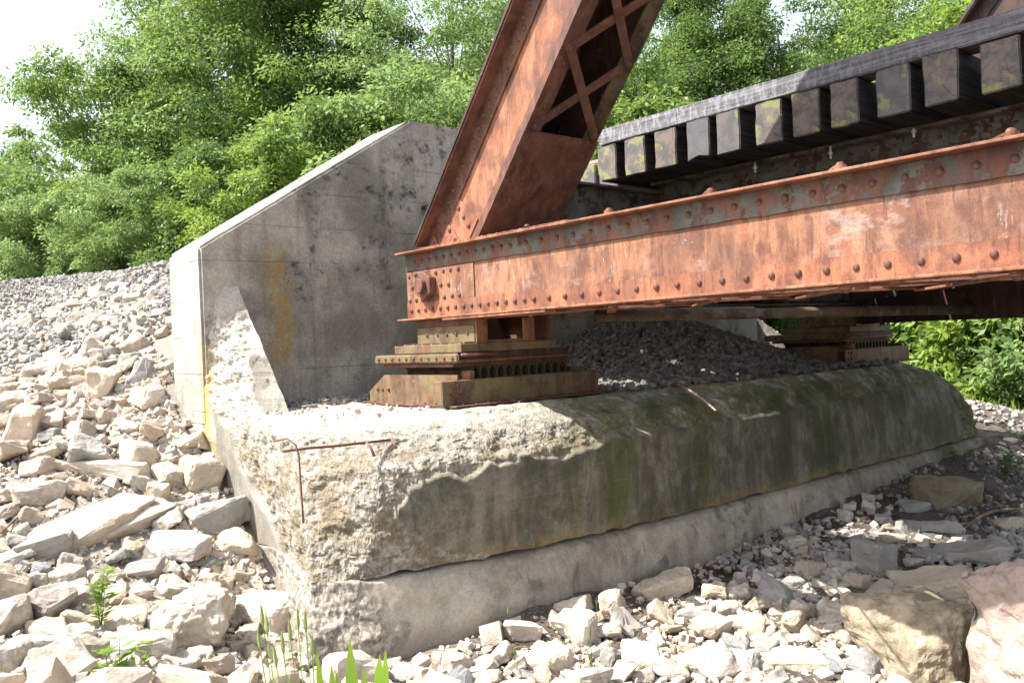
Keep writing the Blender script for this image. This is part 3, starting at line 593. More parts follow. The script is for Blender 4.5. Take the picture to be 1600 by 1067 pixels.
        for (y, z) in [(5.84,2.26),(5.75,2.27),(5.67,2.275),(5.47,2.265),(5.37,2.27),(5.28,2.27),(5.18,2.27),(5.8,2.17),(5.71,2.2),(5.41,2.165),(5.31,2.16),(5.84,2.065),(5.75,2.065),(5.66,2.065),(5.46,2.07),(5.37,2.065),(5.27,2.07),(5.18,2.07)]:
            rivet((x0 - .010, y, z), (-1, 0, 0), ch, RIVL)
        cy, cz = 5.575, 2.168
        hexp = [(0, cy + math.cos(PI / 6 + PI / 3 * k) * .118, cz + math.sin(PI / 6 + PI / 3 * k) * .118) for k in range(6)]
        MB().prism(hexp, np.array([x0 - .075, 0, 0]), np.array([x0 - .011, 0, 0])).build('pin_nut', M['rivet'], ch, bevel=.006)
        MB().prism([(0, cy + math.cos(t) * .058, cz + math.sin(t) * .058) for t in np.linspace(0, 2 * PI, 25)[:-1]], np.array([x0 - .115, 0, 0]), np.array([x0 - .076, 0, 0])).build('pin', M['rivet'], ch, bevel=.004)
    else:
        stuff_rivets([(x0 - .014, y, 1.983) for y in np.arange(5.8, .5, -.154)], (-1, 0, 0), ch, M['rust_deep'])
    # end post: u up along it, w down from the cover
    def E_(x, u, wv): return np.array([x + dx, 5.65 - .643 * u - .766 * wv, 2.45 + .766 * u - .643 * wv])
    def pl(b, xa, xb, ua, ub, wa, wb):
        c = [(xa, ua, wa), (xb, ua, wa), (xb, ub, wa), (xa, ub, wa), (xa, ua, wb), (xb, ua, wb), (xb, ub, wb), (xa, ub, wb)]
        b.poly([E_(*q) for q in c], [(0, 3, 2, 1), (4, 5, 6, 7), (0, 1, 5, 4), (1, 2, 6, 5), (2, 3, 7, 6), (3, 0, 4, 7)]); return b
    U1 = 7.2; mp = M['rust_post'] if near else o2; md = M['rust_dark'] if near else o2  # md: darker rust, shade under the cover and post put into the colour
    ep = pl(MB(), 4.012, 4.027, .02, U1, .0, .503).build('end_post', mp, BR); pl(MB(), 4.685, 4.70, .02, U1, .0, .503).build('inner_web', M['rust_deep'], ep); pl(MB(), 4.0275, 4.030, .02, U1, .001, .49).build('shade_lining', M['rust_deep'], ep)  # inner web and thin added lining darkened for the shade inside the box
    pl(pl(MB(), 3.885, 4.825, .05, U1, -.017, -.002), 3.895, 4.815, .05, U1, -.034, -.019).build('cover_plate', M['rust_deep'] if near else md, ep)  # near cover coloured dark so the box interior looks shaded
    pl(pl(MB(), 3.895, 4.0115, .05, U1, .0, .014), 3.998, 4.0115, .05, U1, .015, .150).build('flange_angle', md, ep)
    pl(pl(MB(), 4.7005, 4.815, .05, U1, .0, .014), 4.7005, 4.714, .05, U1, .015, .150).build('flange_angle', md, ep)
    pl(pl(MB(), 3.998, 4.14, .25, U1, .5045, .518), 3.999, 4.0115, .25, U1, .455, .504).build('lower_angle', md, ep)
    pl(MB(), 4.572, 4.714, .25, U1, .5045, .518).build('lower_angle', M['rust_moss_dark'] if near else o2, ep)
    pl(MB(), 3.985, 4.727, .25, 1.36, .5185, .530).build('batten_plate', md, ep)
    for k in range(10):
        u = 1.40 + .565 * k
        for (ua, ub, lw) in ((u, u + .565, .519), (u + .565, u, .531)):
            a, c = E_(4.065, ua, lw), E_(4.645, ub, lw); nn = E_(0, 0, 1) - E_(0, 0, 0)
            MB().bar(a, c, .066, .011, nn).build('lacing_bar', md, ep)
            if near and k < 4:
                rivet(E_(4.065, ua, lw + .011), nn, ep, RIV, .9); rivet(E_(4.645, ub, lw + .011), nn, ep, RIV, .9)
    if near:
        nn = E_(0, 0, 1) - E_(0, 0, 0)
        us = np.arange(.18, 2.7, .105)
        for i, u in enumerate(us):
            rivet(E_(3.998, u, .052), (-1, 0, 0), ep, RIV, .82)
            rivet(E_(3.998, u + .05, .108), (-1, 0, 0), ep, RIV, .9)
            if u > .5: rivet(E_(4.085, u, .5305 if u < 1.36 else .5185), nn, ep, RIV, .8); rivet(E_(4.63, u, .5305 if u < 1.36 else .5185), nn, ep, RIV, .8)
        # splice plates at the foot, each a little proud of the next
        pl(MB(), 4.002, 4.0115, .0, .58, .151, .43).build('gusset_plate', M['rust_post'], ep)
        b = MB(); q = [E_(0, .0, .16), E_(0, .36, .155), E_(0, .36, .22), E_(0, .30, .48), E_(0, 0, .49)]; b.prism(q, np.array([3.993, 0, 0]), np.array([4.0015, 0, 0])); b.build('gusset_plate', M['rust_post'], ep)
        q = [E_(0, .0, .06), E_(0, .20, .06), E_(0, .12, .22), E_(0, 0, .34)]; MB().prism(q, np.array([3.985, 0, 0]), np.array([3.9925, 0, 0])).build('gusset_plate', M['rust_post'], ep)
        for (u, wv) in [(.52, .19), (.50, .28), (.48, .37), (.33, .2), (.31, .3), (.28, .39), (.21, .24), (.19, .33), (.17, .42)]: rivet(E_(3.9935 if u < .45 else 4.002, u, wv), (-1, 0, 0), ep, RIV, 1.0)
        for (u, wv) in [(.14, .1), (.05, .1)]: rivet(E_(3.985, u, wv), (-1, 0, 0), ep, RIV, 1.0)
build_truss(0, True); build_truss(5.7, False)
# floor system
for xs in (6.2, 8.3):
    b = MB(); b.box(xs, xs + .014, YN, 5.0, 2.15, 3.045); b.box(xs - .14, xs + .155, YN, 5.0, 3.045, 3.061); b.box(xs - .14, xs + .155, YN, 5.0, 2.13, 2.148)
    b.box(xs - .014, xs - .001, YN, 5.0, 2.92, 3.044); st = b.build('stringer', M['paint_dark'], BR)
    MB().box(xs - .14, xs + .155, YN, 5.0, 3.0615, 3.070).build('top_flange', M['rust_dark'], st)
    if xs < 7:
        for y in (4.1, 3.35, 2.6, 1.95, 1.3): MB().box(xs - .10, xs - .0015, y, y + .012, 2.2, 2.90).build('stiffener', M['paint_dark'], st)
        for y in np.arange(4.6, 1.0, -.16): rivet((xs - .014, y, 2.98), (-1, 0, 0), st, RIV, .9)
b = MB(); b.box(4.72, 9.69, 5.06, 5.075, 1.98, 2.98); b.box(4.72, 9.69, 4.97, 5.16, 2.98, 3.0); b.box(4.735, 9.68, 4.97, 5.16, 1.955, 1.975); b.box(4.735, 9.68, 5.045, 5.0595, 2.0, 2.12); b.build('floor_beam', M['paint_dark'], BR)
b = MB(); b.box(4.735, 9.69, .2, .215, 1.98, 2.98); b.box(4.735, 9.69, .1, .31, 1.955, 1.975); b.build('floor_beam', M['paint_dark'], BR)
# bottom lateral bracing: round pipe and a deep angle crossing it
pA = np.array(at(930, 494, D=6.45)); pB = np.array(at(1700, 478, D=7.2)); MB().tube([pA, pB], .042, 14).build('lateral_pipe', M['pipe'], BR, smooth=True)
MB().box(4.7, 5.15, 4.35, 4.75, 1.86, 1.872).build('connection_plate', M['rust_moss_dark'], BR)
a, c = np.array([9.72, 5.0, 1.73]), np.array([4.85, .35, 1.70]); d_ = (c - a) / np.linalg.norm(c - a); nn = np.cross(d_, [0, 0, 1])
MB().poly([a, c, c + [0, 0, .27], a + [0, 0, .27], a + nn * .012, c + nn * .012, c + nn * .012 + [0, 0, .27], a + nn * .012 + [0, 0, .27]], [(0, 1, 2, 3), (7, 6, 5, 4), (0, 4, 5, 1), (1, 5, 6, 2), (2, 6, 7, 3), (3, 7, 4, 0)]).build('lateral_brace', M['rust_deep'], BR)

# ---------------------------------------------------------------- bearings
def bearing(label):
    B = empty('bridge_bearing', (4.4, 5.4, 1.25), label, 'bridge bearing', 'bearings under the ends of the trusses')
    # base grillage box
    MB().box(3.60, 5.20, 4.93, 4.945, 1.262, 1.435).build('base_channel', M['rust_moss'], B, bevel=.003)
    MB().box(3.64, 5.27, 4.83, 4.944, 1.248, 1.261).build('base_flange', M['rust_dark'], B, bevel=.003)
    MB().box(3.60, 5.20, 4.946, 5.03, 1.424, 1.435).build('channel_lip', M['rust_moss'], B, bevel=.002)
    MB().prism([(3.60, 4.946, 0), (3.615, 4.946, 0), (3.765, 5.1, 0), (3.752, 5.11, 0)], np.array([0, 0, 1.262]), np.array([0, 0, 1.436])).build('corner_plate', M['rust_dark'], B)
    for sx in (3.75, 5.05):
        b = MB(); b.prism([(0, 4.95, 1.262), (0, 6.15, 1.262), (0, 6.15, 1.34), (0, 5.92, 1.475), (0, 4.95, 1.475)], np.array([sx, 0, 0]), np.array([sx + .014, 0, 0])); sp = b.build('side_plate', M['rust_moss'], B)
        s_ = -1 if sx < 4 else 1
        xa, xb = (sx - .11, sx - .001) if sx < 4 else (sx + .015, sx + .12)
        MB().box(xa, xb, 4.95, 6.1, 1.249, 1.262).build('base_angle', M['rust_dark'], B)
        if sx < 4:
            for y in (5.95, 6.02, 5.86): rivet((sx, y, 1.36), (-1, 0, 0), B, RIV, .9)
            for y in np.arange(5.15, 6.0, .14): rivet((sx - .06, y, 1.262), (0, 0, 1), B, RIVL, .8)
    MB().box(3.765, 5.05, 5.95, 5.965, 1.262, 1.42).build('base_channel', M['rust_moss_dark'], B)
    for y, z in ((3.665, 1.40), (3.735, 1.40), (3.665, 1.33), (3.735, 1.33), (3.70, 1.29)): rivet((y, 4.93, z), (0, -1, 0), B, RIVL, .9)
    for x in np.arange(3.74, 5.2, .115): rivet((x, 4.88, 1.261), (0, 0, 1), B, RIVL, .85)
    MB().box(3.77, 5.04, 5.04, 5.94, 1.36, 1.415).build('bed_plate', M['rust_dark'], B)
    # nest of rail sections, their ends showing
    prof = [(-.040, 0), (.040, 0), (.040, .012), (.014, .026), (.009, .05), (.013, .083), (.034, .095), (.040, .112), (-.040, .112), (-.034, .095), (-.013, .083), (-.009, .05), (-.014, .026), (-.040, .012)]
    first = None
    for k in range(13):
        if first is None:
            m0 = MB().prism([(x, 0, z) for x, z in prof], np.array([0, -.42, 0]), np.array([0, .42, 0])).build('rail_section', M['rust_moss_dark'], B, loc=(4.0, 5.52, 1.4155)); first = m0
        else:
            o = first.copy(); COL.objects.link(o); o.parent = B; o.location = Vector((4.0 + k * .0835, 5.52, 1.4155)) - B.location
    MB().box(3.9, 3.955, 5.0, 5.1, 1.42, 1.50).build('end_block', M['rust'], B, bevel=.008)
    MB().box(3.80, 5.05, 5.06, 6.0, 1.5285, 1.556).build('bed_plate', M['rust_dark'], B, bevel=.003)
    bl = MB().box(3.80, 4.93, 4.99, 6.05, 1.558, 1.583).build('bolster_plate', M['rust_dark'], B, bevel=.004)
    MB().box(3.775, 3.80, 4.97, 6.1, 1.56, 1.632).build('bolster_bar', M['rust_moss'], B, bevel=.012, seg=3)
    for i, y in enumerate(np.arange(5.03, 6.05, .1)): rivet((3.775, y, 1.597), (-1, 0, 0), B, RIV, .85)
    MB().tube([(3.81, 4.965, 1.618), (4.12, 4.965, 1.618)], .011, 8).build('retaining_rod', M['rust'], B, smooth=True)
    MB().box(3.801, 4.93, 5.0, 6.04, 1.584, 1.634).build('bolster_plate', M['rust_deep'], B)
    MB().box(3.82, 4.78, 4.98, 5.86, 1.636, 1.70).build('shoe_base', M['rust_moss'], B, bevel=.004)
    for y in np.arange(5.05, 5.85, .12): rivet((3.87, y, 1.70), (0, 0, 1), B, RIVL, .85)
    for sx in (3.98, 4.70):
        MB().prism([(0, 4.99, 1.701), (0, 5.76, 1.701), (0, 5.72, 1.83), (0, 5.78, 1.902), (0, 4.99, 1.902)], np.array([sx, 0, 0]), np.array([sx + .02, 0, 0])).build('shoe_web', M['rust_dark'], B)
    MB().box(3.965, 3.979, 5.0, 5.74, 1.702, 1.835).build('shoe_angle', M['rust_moss'], B, bevel=.002)
    MB().box(3.87, 3.964, 5.0, 5.80, 1.702, 1.712).build('shoe_angle', M['rust_moss_dark'], B)
    for y in (5.08, 5.22, 5.34, 5.46, 5.6): rivet((3.965, y, 1.775), (-1, 0, 0), B, RIV, .85)
    for xa, xb in ((3.965, 4.075), (4.43, 4.55)): MB().box(xa, xb, 4.975, 4.989, 1.702, 1.882).build('shoe_post', M['rust_post'], B, bevel=.003)
    MB().box(4.076, 4.429, 4.976, 4.988, 1.702, 1.722).build('shoe_sill', M['rust_dark'], B)
    MB().box(4.0, 4.7, 5.5, 5.52, 1.702, 1.90).build('shoe_diaphragm', M['rust_deep'], B)
    return B
b0 = bearing('rusty bearing with a row of rail ends, under the near truss beside the wing wall')
def copy_tree(o, parent=None):
    c = o.copy(); COL.objects.link(c); c.parent = parent
    for chd in list(o.children): copy_tree(chd, c)
    return c
b1 = copy_tree(b0); b1.location.x += 5.7; b1['label'] = 'dark shaded bearing under the far truss at the far end of the abutment'

# ---------------------------------------------------------------- deck
TY = [(4.802,5.014),(4.492,4.709),(4.182,4.396),(3.871,4.077),(3.605,3.811),(3.262,3.473),(2.976,3.184),(2.698,2.894),(2.369,2.584),(2.077,2.284),(1.742,1.962),(1.44,1.65),(1.13,1.34)]
TL = ['brown timber bridge tie nearest the end post, yellow moss on its lower corner', 'grey brown bridge tie, second from the end post', 'bridge tie with curved dark crack and mossy top, third from the end post',
      'bridge tie with mossy top edge, fourth from the end post', 'pale brown bridge tie, fifth from the end post', 'bridge tie half in the shadow line, sixth from the end post',
      'blue grey shaded bridge tie, seventh from the end post', 'shaded bridge tie with rough rounded corner, eighth from the end post', 'shaded bridge tie with ring marks, ninth from the end post',
      'greenish bridge tie with dark round heart, tenth from the end post', 'large greenish bridge tie at the right edge of the photo, eleventh from the end post', 'bridge tie just beyond the right edge, twelfth from the end post', 'bridge tie well beyond the right edge, thirteenth from the end post']
KD = 5.62 / 5.4
for i, (ya, yb) in enumerate(TY):
    ya, yb = ya * KD, yb * KD
    cy, wd = (ya + yb) / 2, (yb - ya); hh = .312 + random.uniform(-.01, .01)
    bm = bmesh.new(); bmesh.ops.create_cube(bm, size=1)
    for v in bm.verts: v.co = Vector(((v.co.x + .5) * 3.7, v.co.y * wd, v.co.z * hh))
    bmesh.ops.subdivide_edges(bm, edges=list(bm.edges), cuts=3, use_grid_fill=True)
    bmesh.ops.bevel(bm, geom=[e for e in bm.edges if e.calc_face_angle(0) > 1], offset=.008, segments=2, affect='EDGES')
    for v in bm.verts:
        q = np.array([[v.co.x * 3 + i * 9, v.co.y * 11, v.co.z * 11]]); n_ = float(fbm(q, 4 + i, 3)[0]); v.co.y += n_ * .006; v.co.z += n_ * .005
        if i == 0 and v.co.z < -.09 and v.co.x < .3 and v.co.y > .04: v.co.y -= .03
        if i == 3 and v.co.z < -.11 and v.co.x < .3: v.co.z += .03 * (1 - abs(v.co.y) / .1)
    me = bpy.data.meshes.new('bridge_tie'); bm.to_mesh(me); bm.free()
    o = link('bridge_tie', me, M['tie'], loc=(5.62 + random.uniform(-.012, .012), cy, 3.072 + hh / 2 + .002), rot=(random.uniform(-.006, .006), 0, random.uniform(-.006, .006)))
    tag(o, TL[i], 'railroad tie', 'timber ties across the bridge deck')
bm = bmesh.new(); bmesh.ops.create_cube(bm, size=1)
for v in bm.verts: v.co = Vector((v.co.x * .24, v.co.y * 7.8, v.co.z * .140))
bmesh.ops.subdivide_edges(bm, edges=[e for e in bm.edges if e.calc_length() > 1], cuts=80, use_grid_fill=True)
bmesh.ops.bevel(bm, geom=[e for e in bm.edges if e.calc_face_angle(0) > 1], offset=.007, segments=2, affect='EDGES')
for v in bm.verts:
    q = np.array([[v.co.x * 20, v.co.y * 3, v.co.z * 20]]); n_ = float(fbm(q, 14, 4)[0]); v.co.z += n_ * .006; v.co.x += n_ * .004
me = bpy.data.meshes.new('guard_timber'); bm.to_mesh(me); bm.free()
tag(link('guard_timber', me, M['guard'], loc=(5.748, 5.2 - 3.9, 3.464)), 'long black creosoted guard timber lying across the tie ends', 'timber')
for xr, lb in ((6.5, 'steel rail on the bridge ties, nearer side of the track'), (8.0, 'steel rail on the bridge ties, farther side of the track')):
    prof = [(-.07, 0), (.07, 0), (.07, .012), (.012, .03), (.008, .1), (.034, .118), (.034, .15), (-.034, .15), (-.034, .118), (-.008, .1), (-.012, .03), (-.07, .012)]
    o = MB().prism([(xr + x, 0, 3.370 + z) for x, z in prof], np.array([0, -2.6, 0]), np.array([0, 14.0, 0])).build('rail', M['rail'], None); tag(o, lb, 'rail', 'rails of the track')
EO = ['first', 'second', 'third', 'fourth', 'fifth', 'sixth', 'seventh', 'eighth']
for i in range(8):
    ya = 5.36 + i * .31
    o = MB().box(-1.22, 2.3, -.115, .115, -.15, .15).build('approach_shade_tie', M['tie'], None, bevel=.01, loc=(7.25 + random.uniform(-.02, .02), ya + .11, 3.217)); tag(o, f'shorter timber tie added under the rails to shade the heap, {EO[i]} from the deck end', 'railroad tie', 'shorter ties added under the rails for shade')  # ties added to keep the sun off the heap and far bearing
# hook bolts hanging under ties beside the stringer: parts of the bridge
for px, py in ((1180, 262), (1298, 240), (1428, 206)):
    q = at(px, py, X=6.02); MB().tube([(6.02, q[1], q[2] - .035), (6.02, q[1], 3.046)], .009, 8).tube([(6.02, q[1], q[2] - .005), (6.02, q[1], q[2] + .015)], .017, 6).build('hook_bolt', M['bolt'], BR)
MB().box(4.86, 6.04, 5.30, 6.88, 3.02, 3.055).box(4.86, 6.04, 5.30, 5.312, 2.90, 3.018).build('shade_bracket', M['rust_deep'], BR)  # plate added to keep the sun off the ballast heap

# ---------------------------------------------------------------- rocks
def rock_mesh(name, seed, npts=14, dims=(1, .8, .6), bev=.07, sub=1, rough=.03, rnd=False):
    R = random.Random(seed); bm = bmesh.new()
    for i in range(8 + max(0, npts - 9)) if not rnd else ():
        if i < 8: v = Vector(((i & 1) * 2 - 1, (i >> 1 & 1) * 2 - 1, (i >> 2 & 1) * 2 - 1)); k = R.choice([.55, .75, .9, 1.0]); v = Vector([c * k * R.uniform(.7, 1.05) for c in v])
        else: v = Vector([R.uniform(-.9, .9) for _ in range(3)]); a = R.randrange(3); v[a] = R.choice([-1, 1]) * R.uniform(.85, 1.08)
        bm.verts.new((v.x * dims[0] / 2, v.y * dims[1] / 2, v.z * dims[2] / 2))
    if rnd:
        for i in range(26):
            v = Vector((R.gauss(0, 1), R.gauss(0, 1), R.gauss(0, 1))).normalized() * R.uniform(.82, 1.05); v = Vector([max(-.78, min(.78, c)) for c in v]) / .78
            bm.verts.new((v.x * dims[0] / 2, v.y * dims[1] / 2, v.z * dims[2] / 2))
    r = bmesh.ops.convex_hull(bm, input=bm.verts[:]); bmesh.ops.delete(bm, geom=list(set(r['geom_interior'] + r['geom_unused'])), context='VERTS')
    bmesh.ops.dissolve_limit(bm, angle_limit=.25, verts=bm.verts[:], edges=bm.edges[:])
    if bev: bmesh.ops.bevel(bm, geom=bm.edges[:], offset=bev * min(dims), segments=1, affect='EDGES', clamp_overlap=True)
    bmesh.ops.triangulate(bm, faces=bm.faces[:])
    for s in range(sub):
        bmesh.ops.subdivide_edges(bm, edges=[e for e in bm.edges if e.calc_length() > .16 / (s + 1) * max(dims)], cuts=1, use_grid_fill=True); bmesh.ops.triangulate(bm, faces=bm.faces[:])
    bm.normal_update()
    C = np.array([v.co[:] for v in bm.verts]); n = fbm(C / max(dims) * 3.2, seed, 3) * rough * max(dims) + (np.abs(fbm(C / max(dims) * 9, seed + 3, 2)) - .3) * rough * .55 * max(dims)
    for v, d in zip(bm.verts, n): v.co += v.normal * float(d)
    me = bpy.data.meshes.new(name); bm.to_mesh(me); bm.free(); return me
placed = []     # x, y, radius already taken
# named rocks: px, py of the foot centre, width px, dims ratios, material, yaw, tilt, label, sub
BIG = [
 (288,1020,128,(1,1.0,.95),'rock',.3,(.1,-.1),'largest white limestone boulder at the foot of the slope, beside the abutment corner',4,'boulder'),
 (408,985,100,(1.1,.7,.55),'rock',-.5,(.1,.15),'pale block of stone wedged between the big white boulder and the abutment corner',3,'rock'),
 (128,848,150,(1.25,.62,.22),'tan',.95,(.35,-.30),'large flat tan slab leaning on the left slope, larger of the split pair',3,'stone_slab'),
 (196,842,100,(1.2,.6,.30),'tan',.9,(.3,-.25),'tan slab split off beside the large flat tan slab on the left slope',3,'stone_slab'),
 (335,842,88,(1.2,.75,.6),'grey',.5,(.1,-.3),'grey angular block against the foot of the wing end on the left slope',3,'rock'),
 (366,882,68,(1.1,.75,.55),'tan',-.4,(0,.1),'rounded brown stone next to the lower corner of the abutment',3,'rock'),
 (262,878,88,(1.3,.6,.4),'rock',-.2,(.1,.1),'white flat stone just above the largest white boulder',3,'rock'),
 (153,632,52,(1,.8,1.0),'rock',.2,(.1,.2),'upright pale rock high on the left slope near the wing end',3,'rock'),
 (217,602,40,(1,.8,1.0),'grey',.2,(.1,.1),'grey upright rock beside the wing end, high on the slope',2,'rock'),
 (226,645,46,(1,.8,.8),'rock',1.2,(.1,.1),'cream rock below the grey upright one, close to the wing end',2,'rock'),
 (130,740,66,(1,.9,.8),'grey',.4,(.5,.2),'hollowed grey rock above the flat tan slab',3,'rock'),
 (166,752,92,(1.6,.5,.30),'rock',-.15,(.05,.05),'long thin grey white slab lying just above the flat tan slab',2,'stone_slab'),
 (305,776,66,(1,.9,.8),'tan',.7,(.1,.2),'tan block near the curved foot of the wing end',3,'rock'),
 (245,800,44,(.8,.8,1.0),'tan',.3,(.05,.1),'brown upright cube of stone in the middle of the left slope',2,'rock'),
 (58,592,58,(1.3,.7,.5),'rock',.5,(.2,-.2),'cream boulder at the left side, high on the slope',3,'rock'),
 (22,700,60,(.9,.8,1.1),'rock',.3,(.2,.2),'tall white rock at the left edge, halfway up the slope',3,'rock'),
 (213,742,60,(1,.9,.8),'rock',1.0,(.1,.1),'white rock right of the hollowed grey rock',2,'rock'),
 (65,880,70,(1.1,.8,.6),'grey',.2,(.2,-.2),'pitted grey rock below the flat tan slab at the left edge',3,'rock'),
 (70,1030,78,(1.2,.8,.6),'rock',.5,(.2,.1),'cream angular rock near the bottom left corner',3,'rock'),
 (20,1030,60,(1.1,.8,.6),'rock',-.3,(.3,.1),'pale rock in the bottom left corner',3,'rock'),
 (120,1010,60,(1.0,.7,.6),'rock',1.1,(.1,.3),'white rock below the leafy weed at the bottom left',2,'rock'),
 (1470,1080,168,(1.05,1.0,.85),'olive',.25,(.0,.0),'big olive brown boulder with barred shadows at the lower right',4,'boulder'),
 (1555,1085,85,(1,1.0,.95),'olive',.9,(.0,.1),'brown block of stone leaning against the big olive boulder',4,'boulder'),
 (1690,1175,262,(1.1,1.2,1.5),'pink',.15,(.0,-.05),'huge sunlit pinkish white boulder at the right edge of the photo',5,'boulder'),
 (1532,885,100,(1.4,.8,.30),'grey',-.4,(.05,-.1),'flat pale grey slab lying behind the boulders on the right',3,'stone_slab'),
 (1482,945,108,(1.3,.8,.40),'tan',-.2,(.1,-.1),'flat brown slab just behind the big olive boulder',3,'stone_slab'),
 (1377,905,62,(.9,.8,1.0),'grey',.5,(.1,.1),'grey pointed rock at the edge of the dark soil',3,'rock'),
 (1510,800,100,(1.2,.9,.75),'olive',.2,(.1,.0),'dark mossy boulder in the shade beyond the fallen branch',3,'boulder'),
 (1400,850,40,(1.2,.7,.4),'tan',.1,(0,.1),'small tan stone on top of the grey pointed rock area',2,'rock'),
 (815,1008,58,(1.2,.9,.75),'rock',.3,(.1,.1),'white rounded rock against the foot of the footing',3,'rock'),
 (898,1008,66,(1.2,.9,.8),'rock',-.5,(.1,.1),'cream rough rock right of the white one at the foot of the footing',3,'rock'),
 (1045,935,88,(1.5,.7,.45),'rock',.4,(.1,-.1),'long cream rock by the dark soil strip along the footing',3,'rock'),
 (1218,945,62,(1.2,.9,.7),'grey',-.4,(.1,.2),'grey block in the shaded rubble left of the grey pointed rock',3,'rock'),
 (1272,905,44,(1.1,.9,.7),'tan',.6,(.1,.2),'brown cube of stone in the shaded rubble',2,'rock'),
 (1245,862,36,(1.1,.8,.7),'rock',.2,(.1,.1),'pale small block at the upper edge of the shaded rubble',2,'rock'),
 (1322,985,62,(1.2,.9,.7),'rock',-.2,(.1,.2),'pale rock left of the olive boulder, half in the sun',3,'rock'),
 (1250,1055,95,(1.5,.8,.40),'tan',-.1,(.05,.1),'flat orange tan slab at the bottom edge, left of the olive boulder',3,'stone_slab'),
 (1110,1000,62,(1.1,.9,.6),'rock',.7,(.1,.1),'white block in the sunny rubble in front of the footing',3,'rock'),
 (1000,1050,70,(1.2,.9,.6),'rock',-.3,(.1,.1),'white rock at the bottom centre of the sunny rubble',3,'rock'),
 (1110,1062,86,(1.3,.9,.5),'rock',.2,(.1,-.1),'broad cream rock at the bottom edge right of centre',3,'rock'),
 (860,1055,80,(1.2,.9,.6),'rock',.9,(.1,.1),'broad white rock at the bottom edge below the footing corner',3,'rock'),
 (1440,800,46,(1.3,.8,.5),'grey',.2,(.1,.1),'small dark stone in the shaded soil by the branch',2,'rock'),
 (1590,830,50,(1.2,.8,.6),'tan',.2,(.1,.1),'reddish tan stone by the branch at the right edge',2,'rock'),
 (1455,835,70,(1.9,.45,.4),'grey',-.35,(.05,.0),'long pale broken stone below the fallen branch',2,'rock'),
]
for i, (px, py, wp, dm, mt, yw, tl, lb, sub, nm) in enumerate(BIG):
    H = ground_hit(px, py); D = float((H - EYE) @ FW); L = wp * D / F / max(.9, (dm[0] + dm[1]) / 2)
    dims = (dm[0] * L, dm[1] * L, dm[2] * L)
    me = rock_mesh(nm, 100 + i * 7, 15 if sub < 4 else 20, dims, .07, sub, .07 if sub >= 4 else .035, nm == 'boulder' and i == 0)
    d2 = np.array([FW[0], FW[1]]) * min(dims[1], dims[0]) * (.42 if px < 1650 else .1)
    x, y = H[0] + d2[0], H[1] + d2[1]; hgt = float(gz(x, y)); z = min(hgt, H[2] + .4 * dims[2]) + dims[2] * .30
    o = link(nm, me, M[mt], loc=(x, y, z), rot=(tl[0], tl[1], yw + math.radians(49) - PI / 2)); tag(o, lb, 'boulder' if nm == 'boulder' else 'rock')
    placed.append((x, y, (dims[0] + dims[1]) * .23))
def free(x, y, r, k=.8):
    for (a, b, c) in placed:
        if (x - a) ** 2 + (y - b) ** 2 < ((r + c) * k) ** 2: return False
    return True
def left_face_x(y, z):     # the abutment's left edge and front edge in plan
    return 2.62 if y > 5.6 else 2.35 if y > 4.5 else 2.3
def ok_ground(x, y, r=0):
    if y > 4.14 + min(1.1, max(0, 3.7 - x)) * .24 - r * .5 and y < 7.6 and 2.25 - r + max(0, (y - 4.4) * .25) < x < 12.2: return False
    if 7.3 <= y < 7.75 and 2.6 - r < x < 10.6: return False
    return True
cand = []
def throw(n, x0, x1, y0, y1, med, sg, zone, lo=.05, hi=.34, k=.8, cond=None):
    xs = rng.uniform(x0, x1, n * 5); ys = rng.uniform(y0, y1, n * 5); ss = np.clip(med * np.exp(rng.normal(0, sg, n * 5)), lo, hi)
    order = np.argsort(-ss); c = 0; gridd = {}
    for i in order:
        x, y, s = xs[i], ys[i], ss[i]
        if not ok_ground(x, y, s * .45) or (cond and not cond(x, y)): continue
        key = (int(x / .4), int(y / .4)); bad = False
        for a in (-1, 0, 1):
            for b in (-1, 0, 1):
                for (qx, qy, qr) in gridd.get((key[0] + a, key[1] + b), ()):
                    if (x - qx) ** 2 + (y - qy) ** 2 < ((s * .5 + qr) * k) ** 2: bad = True
        if bad or not free(x, y, s * .45, .8): continue
        gridd.setdefault(key, []).append((x, y, s * .5)); cand.append((x, y, s, zone)); c += 1
        if c >= n: break
throw(2600, -1.2, 2.7, 3.0, 9.6, .078, .60, 'slope', .04, .36, .74)
throw(650, -2.0, 4.2, 8.6, 14.0, .075, .45, 'upper', .04, .24)
throw(1500, 1.6, 6.4, 1.4, 4.25, .068, .58, 'front', .03, .24, .78, lambda x, y: not (y > 3.78 + .08 * math.sin(x * 5) and x > 4.2))
throw(60, 2.1, 2.68, 5.5, 8.4, .10, .4, 'slope', .05, .22, .7)
throw(700, 6.0, 12.0, 1.2, 4.1, .072, .42, 'shade', .035, .22, .85, lambda x, y: not (7.6 < x < 10.6 and 2.9 < y < 4.2 and vnoise(np.array([[x * 1.5, y * 1.5, 0]]))[0] > -.35))
CA = np.array([(c[0], c[1], c[2]) for c in cand]); CZ = gz(CA[:, 0], CA[:, 1]); PX, PY, PD = proj(np.c_[CA[:, :2], CZ])
appar = CA[:, 2] * F / PD; inframe = (PX > -20) & (PX < 1620) & (PY < 1085) & (PY > 380) & (PD > .5)
hid = (CA[:, 1] > 4.1) & (CA[:, 0] > 2.7) & (PX > 262) 
appar = np.where(inframe & ~hid, appar, 0); order = np.argsort(-appar); NIND = 255
VAR = [rock_mesh('rock', 900 + k, 11 + k % 6, (1, random.uniform(.6, .95), random.uniform(.32, .75)), .08, 2, .05) for k in range(16)]
VMAT = ['rock', 'rock', 'rock', 'tan', 'grey']; vm = {}
